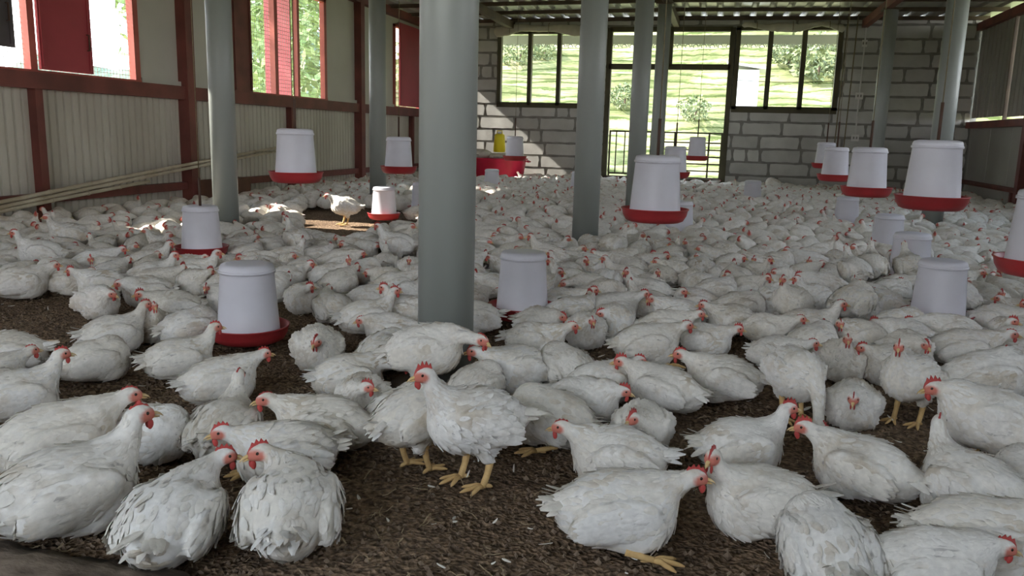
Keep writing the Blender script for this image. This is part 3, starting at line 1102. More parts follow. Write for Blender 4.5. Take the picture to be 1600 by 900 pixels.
for k, (px, py, r, lab) in enumerate([(1278, 118, 1.1, 'tall bush in the rightmost pane of the right back window'),
                                      (1085, 185, .6, 'bush on the hillside seen through the doorway above the gate'),
                                      (812, 96, .8, 'bush in the first pane of the left back window'),
                                      (1232, 98, .75, 'round bush in the middle pane of the right back window'),
                                      (975, 165, .6, 'bush on the hillside left of the third middle column'),
                                      (850, 90, .55, 'bush in the middle pane of the left back window')]):
    bush(px, py, r, lab, 20 + k)
sp = at_depth(1162, 140, 27.0)
sh = tag(empty('garden_shed', (sp[0], sp[1], sp[2] - 2.6)), 'small white hut outside behind the right back window', 'hut')
MB().box(-.44, .44, -.5, .9, 0, 3.2).build('hut_wall', M_SHEDW, sh)
MB().add([(-.6, -.7, 3.38), (.75, -.7, 3.18), (.75, 1.1, 3.18), (-.6, 1.1, 3.38), (-.6, -.7, 3.46), (.75, -.7, 3.26), (.75, 1.1, 3.26), (-.6, 1.1, 3.46)],
         [(3, 2, 1, 0), (4, 5, 6, 7), (0, 1, 5, 4), (1, 2, 6, 5), (2, 3, 7, 6), (3, 0, 4, 7)]).build('hut_roof', M_ROOF, sh)

# ------------------------------------------------------------------ hens
def smin(a, b, k):
    h = np.clip(.5 + .5 * (b - a) / k, 0, 1)
    return b * (1 - h) + a * h - k * h * (1 - h)


def ell(P, c, r):
    q = (P - np.asarray(c)) / np.asarray(r)
    k0 = np.sqrt((q * q).sum(-1)) + 1e-9
    k1 = np.sqrt(((q / np.asarray(r)) ** 2).sum(-1)) + 1e-9
    return k0 * (k0 - 1) / k1


def cone(P, a, b, ra, rb):
    a, b = np.asarray(a, float), np.asarray(b, float)
    ab = b - a
    t = np.clip(((P - a) @ ab) / (ab @ ab + 1e-12), 0, 1)
    return np.sqrt((((P - a) - t[..., None] * ab) ** 2).sum(-1)) - (ra + (rb - ra) * t)


def roty(P, c, deg):
    a = math.radians(deg)
    d = P - np.asarray(c)
    out = d.copy()
    out[..., 0] = d[..., 0] * math.cos(a) + d[..., 2] * math.sin(a)
    out[..., 2] = -d[..., 0] * math.sin(a) + d[..., 2] * math.cos(a)
    return out


NECKS = {  # reach, head height above body centre, pitch of the head, neck thickness
    'u': (.095, .172, -6, .92), 'm': (.122, .118, -8, .96), 'l': (.108, .088, -16, 1.08),
    'f': (.190, .060, -14, .95), 'd': (.165, None, -52, .92), 'b': (.02, .100, -25, 1.05)}


class HenShape:
    def __init__(s, neck='u', yaw=0, stand=False, seed=0, nyaw=None):
        s.neck, s.stand, s.seed = neck, stand, seed
        r = random.Random(seed * 31 + 5)
        s.zb = .245 if stand else .112
        s.tilt = 9 if stand else 3
        if neck == 'd':
            s.tilt = -6
        reach, hh, hp, s.thick = NECKS[neck]
        ny = math.radians(yaw * .55 if nyaw is None else nyaw)
        hy = math.radians(yaw)
        if neck == 'b':
            ny = math.radians(150 if yaw >= 0 else -150)
        n0 = np.array([.090, 0, s.zb + .045 + (.01 if stand else 0)])
        hz = .045 if neck == 'd' else s.zb + hh + (.02 if stand else 0)
        bx = .105 if neck != 'b' else .085
        s.hc = np.array([bx + reach * math.cos(ny), reach * math.sin(ny), hz])
        cp, sp_ = math.cos(math.radians(hp)), math.sin(math.radians(hp))
        s.hf = np.array([math.cos(hy) * cp, math.sin(hy) * cp, sp_])
        s.hl = np.array([-math.sin(hy), math.cos(hy), 0])
        s.hu = np.cross(s.hf, s.hl)
        p2 = s.hc - s.hf * .018 - s.hu * .012
        p1 = n0 + np.array([.075 * math.cos(ny * .6), .075 * math.sin(ny * .6), .050]) if neck != 'd' else n0 + np.array([.12, .12 * math.sin(ny), .02])
        ts = np.linspace(0, 1, 7)[:, None]
        s.nk = (1 - ts) ** 2 * n0 + 2 * ts * (1 - ts) * p1 + ts ** 2 * p2
        s.nr = np.array([.080, .070, .057, .046, .037, .031, .0275]) * s.thick
        s.wob = [(np.array([r.uniform(-1, 1) for _ in range(3)]) * 38, r.uniform(0, 6)) for _ in range(6)]
        s.bw = r.uniform(.95, 1.06)

    def body(s, P):
        c = (0, 0, s.zb)
        B = roty(P, c, s.tilt)
        w = s.bw
        d = ell(B, (.0, 0, .0), (.160, .124 * w, .112))
        d = smin(d, ell(B, (.070, 0, -.014), (.106, .118 * w, .106)), .03)
        d = smin(d, ell(B, (-.105, 0, .002), (.092, .086 * w, .088)), .03)
        d = smin(d, ell(B, (-.010, 0, .050), (.122, .098 * w, .066)), .03)
        # tail root
        d = smin(d, cone(B * np.array([1, .75, 1.4]), (-.150, 0, .030), (-.215, 0, .040), .046, .016), .035)
        Y = np.abs(B[..., 1])
        S = np.stack([B[..., 0], Y, B[..., 2]], -1)
        # folded wings standing slightly proud
        Wg = roty(S, (-.020, .108 * w, .010), 14)
        d = smin(d, ell(Wg, (0, 0, 0), (.132, .032, .066)), .018)
        # thighs
        if s.stand:
            Q = np.stack([P[..., 0], np.abs(P[..., 1]), P[..., 2]], -1)
            d = smin(d, cone(Q, (-.01, .060, s.zb - .055), (-.022, .056, s.zb - .125), .052, .026), .03)
        else:
            d = smin(d, ell(S, (.045, .075, -.055), (.075, .045, .050)), .02)
        return d

    def __call__(s, P):
        d = s.body(P)
        n = None
        for i in range(len(s.nk) - 1):
            c = cone(P, s.nk[i], s.nk[i + 1], s.nr[i], s.nr[i + 1])
            n = c if n is None else np.minimum(n, c)
        d = smin(d, n, .035)
        L = np.stack([(P - s.hc) @ s.hf, (P - s.hc) @ s.hl, (P - s.hc) @ s.hu], -1)
        h = ell(L, (0, 0, .002), (.036, .0235, .0265))
        h = smin(h, ell(L, (.020, 0, -.004), (.022, .017, .017)), .012)
        d = smin(d, h, .014)
        far = np.clip(np.sqrt(((P - s.hc) ** 2).sum(-1)) / .10 - .5, 0, 1)
        wv = 0
        for (k, ph) in s.wob:
            wv = wv + np.sin(P @ k + ph)
        d = d + wv * .0013 * far
        d = np.maximum(d, -(P[..., 2] - .003) - .0) if not s.stand else d
        return d

    def grad(s, P):
        e = .002
        g = np.stack([s(P + np.array(v) * e) - s(P - np.array(v) * e) for v in ((1, 0, 0), (0, 1, 0), (0, 0, 1))], -1)
        return g / (np.linalg.norm(g, axis=-1, keepdims=True) + 1e-9)

    def project(s, P, off=0.0, it=2):
        for _ in range(it):
            f = s(P)
            P = P - (f - 0)[..., None] * s.grad(P)
        return P + s.grad(P) * (off[..., None] if isinstance(off, np.ndarray) else off)


def surface_nets(fn, lo, hi, h):
    n = np.ceil((np.array(hi) - lo) / h).astype(int) + 1
    ax = [lo[i] + h * np.arange(n[i]) for i in range(3)]
    G = np.stack(np.meshgrid(*ax, indexing='ij'), -1)
    F = fn(G.reshape(-1, 3)).reshape(n)
    ins = F < 0
    c = [(i, j, k) for i in (0, 1) for j in (0, 1) for k in (0, 1)]
    sl = lambda o: tuple(slice(o[a], n[a] - 1 + o[a]) for a in range(3))
    acc = np.zeros(tuple(n - 1) + (3,)); cnt = np.zeros(tuple(n - 1))
    for a in range(8):
        for b in range(a + 1, 8):
            da = np.abs(np.array(c[a]) - c[b])
            if da.sum() != 1:
                continue
            fa, fb = F[sl(c[a])], F[sl(c[b])]
            mk = (ins[sl(c[a])] != ins[sl(c[b])])
            t = np.where(mk, fa / (fa - fb + 1e-12), 0)
            for d in range(3):
                acc[..., d] += np.where(mk, c[a][d] + t * (c[b][d] - c[a][d]), 0)
            cnt += mk
    act = cnt > 0
    idx = -np.ones(tuple(n - 1), int)
    idx[act] = np.arange(act.sum())
    base = np.stack(np.meshgrid(*[np.arange(m - 1) for m in n], indexing='ij'), -1)
    V = (base[act] + acc[act] / cnt[act][:, None]) * h + lo
    Q = []
    for d in range(3):
        u, v = (d + 1) % 3, (d + 2) % 3
        s0 = [slice(1, n[a] - 1) for a in range(3)]; s1 = list(s0)
        s0[d] = slice(0, n[d] - 1); s1[d] = slice(1, n[d])
        A, B = ins[tuple(s0)], ins[tuple(s1)]
        w = np.argwhere(A != B)
        flip = A[tuple(w.T)]
        off = np.ones(3, int); off[d] = 0
        p = w + off
        eu, ev = np.eye(3, dtype=int)[u], np.eye(3, dtype=int)[v]
        g = lambda z: idx[tuple(z.T)]
        quad = np.stack([g(p - eu - ev), g(p - ev), g(p), g(p - eu)], -1)
        quad[~flip] = quad[~flip][:, ::-1]
        Q.append(quad)
    return V, np.concatenate(Q)


def np_mesh(name, V, Q, mats, smooth=True, skin=None, mi=None):
    me_ = bpy.data.meshes.new(name)
    nv, nf, k = len(V), len(Q), Q.shape[1]
    me_.vertices.add(nv); me_.vertices.foreach_set('co', np.asarray(V, np.float32).ravel())
    me_.loops.add(nf * k); me_.loops.foreach_set('vertex_index', Q.astype(np.int32).ravel())
    me_.polygons.add(nf)
    me_.polygons.foreach_set('loop_start', np.arange(0, nf * k, k, dtype=np.int32))
    me_.polygons.foreach_set('use_smooth', np.full(nf, smooth))
    for m_ in mats:
        me_.materials.append(m_)
    if mi is not None:
        me_.polygons.foreach_set('material_index', mi.astype(np.int32))
    if skin is not None:
        at_ = me_.attributes.new('skin', 'FLOAT', 'POINT')
        at_.data.foreach_set('value', skin.astype(np.float32))
    me_.update()
    return me_


FW = np.array([.55, 1.0, 1.0, .82, .25])


def feather_cards(roots, dirs, norms, length, width, hs, lift, r_):
    """ribbon feathers laid over the body; returns V, Q"""
    n = len(roots)
    T = np.linspace(0, 1, 5)
    side = np.cross(norms, dirs); side /= np.linalg.norm(side, axis=1)[:, None] + 1e-9
    P = roots[:, None, None, :] + dirs[:, None, None, :] * (T[None, :, None, None] * length[:, None, None, None]) \
        + side[:, None, None, :] * (np.array([-.5, 0, .5])[None, None, :, None] * FW[None, :, None, None] * width[:, None, None, None])
    off = (.0015 + lift[:, None, None] * (T ** 1.5)[None, :, None] + np.array([-.0012, .0012, -.0012])[None, None, :]) * np.ones((n, 5, 3))
    if hs is not None:
        Pf = hs.project(P.reshape(-1, 3), off.reshape(-1))
    else:
        Pf = (P + norms[:, None, None, :] * off[..., None]).reshape(-1, 3)
    q = []
    for i in range(4):
        for j in range(2):
            a = i * 3 + j
            q.append((a, a + 1, a + 4, a + 3))
    Q = (np.arange(n)[:, None, None] * 15 + np.array(q)[None]).reshape(-1, 4)
    return Pf, Q


def head_mask(hs, V):
    L = np.stack([(V - hs.hc) @ hs.hf, (V - hs.hc) @ hs.hl, (V - hs.hc) @ hs.hu], -1)
    d = np.sqrt(((L - np.array([.020, 0, -.004])) / np.array([.030, .05, .022])) ** 2 @ np.ones(3))
    return np.clip((1.15 - d) / .3, 0, 1)


def make_shape(neck, yaw, stand, seed, h=.0085, feathers=True):
    hs = HenShape(neck, yaw, stand, seed)
    mn = np.minimum(np.array([-.25, -.165, -.004]), hs.hc - .06); mx_ = np.maximum(np.array([.21, .165, hs.zb + .15]), hs.hc + .06)
    V, Q = surface_nets(hs, mn, mx_, h)
    r_ = np.random.default_rng(seed + 100)
    out = {'hs': hs}
    skin = head_mask(hs, V)
    if not feathers:
        out['V'], out['Q'], out['skin'] = V, Q, skin
        return out
    out['body'] = np_mesh('hen_body', V, Q, [M_HEN], True, skin)
    B = roty(V, (0, 0, hs.zb), hs.tilt)
    dh = np.linalg.norm(V - hs.hc, axis=1)
    dn = np.min(np.linalg.norm(V[:, None] - hs.nk[None, 2:], axis=2) - hs.nr[None, 2:], axis=1)
    N = hs.grad(V)
    # body plumage
    ok = np.where((dh > .075) & (dn > .012) & (V[:, 2] > .02))[0]
    sel = r_.choice(ok, min(270, len(ok)), replace=False)
    down = -.35 + B[sel, 2] * 2.0
    D = np.stack([-np.ones(len(sel)), B[sel, 1] * -1.5 + r_.normal(0, .22, len(sel)), down + r_.normal(0, .2, len(sel))], 1)
    D -= N[sel] * (D * N[sel]).sum(1)[:, None]; D /= np.linalg.norm(D, axis=1)[:, None]
    P1, Q1 = feather_cards(V[sel], D, N[sel], r_.uniform(.03, .055, len(sel)), r_.uniform(.014, .028, len(sel)), hs, r_.uniform(.001, .0095, len(sel)), r_)
    ok = np.where((dh > .035) & (dn < .012))[0]
    if len(ok):
        s2 = r_.choice(ok, min(70, len(ok)), replace=False)
        tgt = hs.nk[0] - np.array([.03, 0, .02])
        D = (tgt - V[s2]); D -= N[s2] * (D * N[s2]).sum(1)[:, None]; D /= np.linalg.norm(D, axis=1)[:, None] + 1e-9
        P2, Q2 = feather_cards(V[s2], D, N[s2], r_.uniform(.024, .038, len(s2)), r_.uniform(.009, .014, len(s2)), hs, r_.uniform(.0005, .002, len(s2)), r_)
        P1, Q1 = np.concatenate([P1, P2]), np.concatenate([Q1, Q2 + len(P1)])
    out['plumage'] = np_mesh('plumage', P1, Q1, [M_HEN], True)
    # wings
    c = np.array([0, 0, hs.zb])
    wings = []
    a = math.radians(hs.tilt)

    def unrot(d):
        return np.stack([d[:, 0] * math.cos(a) - d[:, 2] * math.sin(a), d[:, 1], d[:, 0] * math.sin(a) + d[:, 2] * math.cos(a)], 1)
    for sgn in (-1, 1):
        R, Dn, Ln, Wd, Lf = [], [], [], [], []
        for row, (x0, x1, z0, z1, nf, ln, wd, lf) in enumerate([(-.035, -.085, .050, -.040, 9, .105, .025, .017), (.010, -.03, .058, -.045, 8, .078, .026, .013),
                                                             (.048, .018, .058, -.035, 7, .058, .026, .010), (.078, .062, .045, -.020, 5, .045, .026, .007)]):
            for k in range(nf):
                t = k / (nf - 1)
                R.append((x0 + (x1 - x0) * t * .3 + r_.normal(0, .004), sgn * .135, z0 + (z1 - z0) * t))
                Dn.append((-1, 0, .10 - .38 * (1 - t) + r_.normal(0, .05)))
                Ln.append(ln * (1 - .25 * t) * r_.uniform(.9, 1.12)); Wd.append(wd); Lf.append(lf * r_.uniform(.4, 1.3))
        R = unrot(np.array(R)) + c; Dn = unrot(np.array(Dn, float))
        R = hs.project(R, 0.0, 4)
        Nn = hs.grad(R)
        Dn -= Nn * (Dn * Nn).sum(1)[:, None]; Dn /= np.linalg.norm(Dn, axis=1)[:, None]
        Pw, Qw = feather_cards(R, Dn, Nn, np.array(Ln), np.array(Wd), hs, np.array(Lf), r_)
        wings.append(np_mesh('wing', Pw, Qw, [M_HEN], True))
    out['wings'] = wings
    # tail fan
    nf = 15
    R, Dn, Nn = [], [], []
    for k in range(nf):
        t = k / (nf - 1) - .5
        el_ = r_.uniform(-.25, .35)
        R.append((-.155, t * .085, .040 + r_.uniform(-.018, .02) - abs(t) * .03))
        Dn.append((-1, t * 1.0, el_)); Nn.append((.3, t * .9, 1))
    R = unrot(np.array(R)) + c; Dn = unrot(np.array(Dn, float)); Nn = unrot(np.array(Nn, float))
    Dn /= np.linalg.norm(Dn, axis=1)[:, None]
    Nn -= Dn * (Nn * Dn).sum(1)[:, None]; Nn /= np.linalg.norm(Nn, axis=1)[:, None]
    Pt, Qt = feather_cards(R, Dn, Nn, r_.uniform(.07, .105, nf), np.full(nf, .028), None, r_.uniform(-.022, .006, nf), r_)
    out['tail'] = np_mesh('tail', Pt, Qt, [M_HEN], True)
    Hm = Matrix.Identity(4)
    for i in range(3):
        Hm[i][0], Hm[i][1], Hm[i][2], Hm[i][3] = hs.hf[i], hs.hl[i], hs.hu[i], hs.hc[i]
    out['head'] = Hm
    return out


# shared head and leg pieces (in the head's own frame: x forward, z up)
def comb_geo(k=1.0):
    prof = [(-.030, .018, .020), (-.026, .021, .036), (-.019, .0235, .029), (-.012, .0255, .046), (-.004, .027, .033), (.003, .0265, .049), (.011, .025, .034),
            (.018, .0215, .043), (.025, .0165, .029), (.031, .011, .022), (.037, .004, .010)]
    vs, fs = [], []
    for (x, zb_, zt) in prof:
        zt = zb_ + (zt - zb_) * k
        for (y, z) in ((-.0050, zb_ - .006), (-.0020, zt), (.0020, zt), (.0050, zb_ - .006)):
            vs.append((x, y, z))
    n = len(prof)
    for i in range(n - 1):
        for j in range(3):
            fs.append((i * 4 + j, i * 4 + 4 + j, i * 4 + 5 + j, i * 4 + j + 1))
    fs += [(0, 1, 2, 3), tuple((n - 1) * 4 + j for j in (3, 2, 1, 0))]
    return vs, fs


COMBS = [MB().add(*comb_geo(k), True).mesh('comb', M_COMB) for k in (.35, .75, 1.15)]


def lump(c, r, nu=10, nv=7):
    vs, fs = [], []
    for j in range(nv + 1):
        p = -PI / 2 + PI * j / nv
        for i in range(nu):
            a_ = 2 * PI * i / nu
            vs.append((c[0] + r[0] * math.cos(p) * math.cos(a_), c[1] + r[1] * math.cos(p) * math.sin(a_), c[2] + r[2] * math.sin(p)))
    for j in range(nv):
        for i in range(nu):
            fs.append((j * nu + i, j * nu + (i + 1) % nu, (j + 1) * nu + (i + 1) % nu, (j + 1) * nu + i))
    return vs, fs


WATTLES = [MB().add(*lump((.028, s * .008, -.030), (.009, .0045, .015)), True).mesh('wattle', M_COMB) for s in (-1, 1)]
EYES = [MB().add(*lump((.014, s * .0205, .006), (.0052, .003, .0052)), True).mesh('eye', M_EYE) for s in (-1, 1)]
bk = MB()
for (zs, pts) in ((1, [(.034, .0085, .0), (.048, .0065, -.001), (.060, .0035, -.006), (.066, .001, -.012)]), (-1, [(.034, .0065, -.010), (.046, .005, -.0105), (.056, .002, -.012)])):
    vs, fs = [], []
    for (x, r, zc) in pts:
        for k in range(8):
            a_ = 2 * PI * k / 8
            vs.append((x, r * math.cos(a_), zc + r * .75 * math.sin(a_)))
    for i in range(len(pts) - 1):
        for k in range(8):
            fs.append((i * 8 + k, i * 8 + (k + 1) % 8, i * 8 + 8 + (k + 1) % 8, i * 8 + 8 + k))
    fs.append(tuple((len(pts) - 1) * 8 + k for k in range(8)))
    bk.add(vs, fs, True)
BEAK = bk.mesh('beak', M_BEAK)


def leg_mesh(stand=True):
    mb_ = MB()
    if stand:
        mb_.tube([(-.022, 0, .135), (-.030, 0, .105), (-.020, 0, .06), (-.006, 0, .022), (0, 0, .010)], [.019, .015, .0125, .0125, .013], 9)
        o_ = (0, 0, .011)
    else:
        mb_.tube([(-.085, 0, .030), (-.04, 0, .020), (0, 0, .013)], [.013, .010, .010], 9)
        o_ = (0, 0, .012)
    for ang, ln in ((0, .085), (32, .072), (-32, .072), (178, .038)):
        c_, s_ = math.cos(math.radians(ang)), math.sin(math.radians(ang))
        pts = [(o_[0] + c_ * ln * t, s_ * ln * t, o_[2] + z_) for t, z_ in ((0, 0), (.3, .004), (.6, -.001), (.85, -.004), (1.05, -.008))]
        mb_.tube(pts, [.0105, .009, .0085, .007, .0025], 7)
    return mb_.mesh('leg', M_LEG)


LEG_STAND, LEG_SIT = leg_mesh(True), leg_mesh(False)

SHAPES = {}


def shape(neck, yaw, stand, seed):
    yaw = int(round(yaw / 30.0) * 30)
    yaw = max(-150, min(150, yaw))
    if neck == 'b':
        yaw = 60 if yaw >= 0 else -60
    key = (neck, yaw, bool(stand), seed % 2 if neck == 'b' or (neck == 'm' and yaw == 0) else 0)
    if key not in SHAPES:
        SHAPES[key] = make_shape(neck, yaw, stand, seed % 2 + abs(yaw) + ord(neck[0]), h=.0090)
    return SHAPES[key]


HENS = []


def place_hen(x, y, heading, sh_, label, group, sc=1.0, full=True, comb=1, foot=None):
    root = link('broiler_hen', sh_['body'])
    root.location = (x, y, 0.0)
    root.rotation_euler = (0, 0, heading)
    root.scale = (sc, sc, sc)
    tag(root, label, 'hen', group)

    def part(name, me_, mtx=None):
        o_ = bpy.data.objects.new(name, me_)
        COL.objects.link(o_)
        o_.parent = root
        if mtx is not None:
            o_.matrix_local = mtx
        return o_
    p_ = part('plumage', sh_['plumage'])
    p_['kind'] = 'stuff'
    for k in (0, 1):
        part('wing', sh_['wings'][k])
    part('tail', sh_['tail'])
    part('comb', COMBS[comb], sh_['head'])
    part('beak', BEAK, sh_['head'])
    if full:
        for k in (0, 1):
            part('wattle', WATTLES[k], sh_['head'])
            part('eye', EYES[k], sh_['head'])
    hs = sh_['hs']
    if hs.stand:
        part('leg', LEG_STAND, Matrix.Translation((-.005, .055, 0)))
        part('leg', LEG_STAND, Matrix.Translation((.035, -.055, 0)) @ Matrix.Rotation(.15, 4, 'Z'))
    elif foot:
        part('leg', LEG_SIT, Matrix.Translation((foot[0], foot[1], .004)) @ Matrix.Rotation(math.radians(foot[2]), 4, 'Z'))
    return root


def heading_from(theta, x, y):
    """theta: 0 right, 90 away from camera, 180 left, 270 towards camera"""
    return math.atan2(y, x) + math.radians(theta - 90)


SC = .775
G_F = 'white broiler hens in the foreground'
G_M = 'white broiler hens in the crowd'
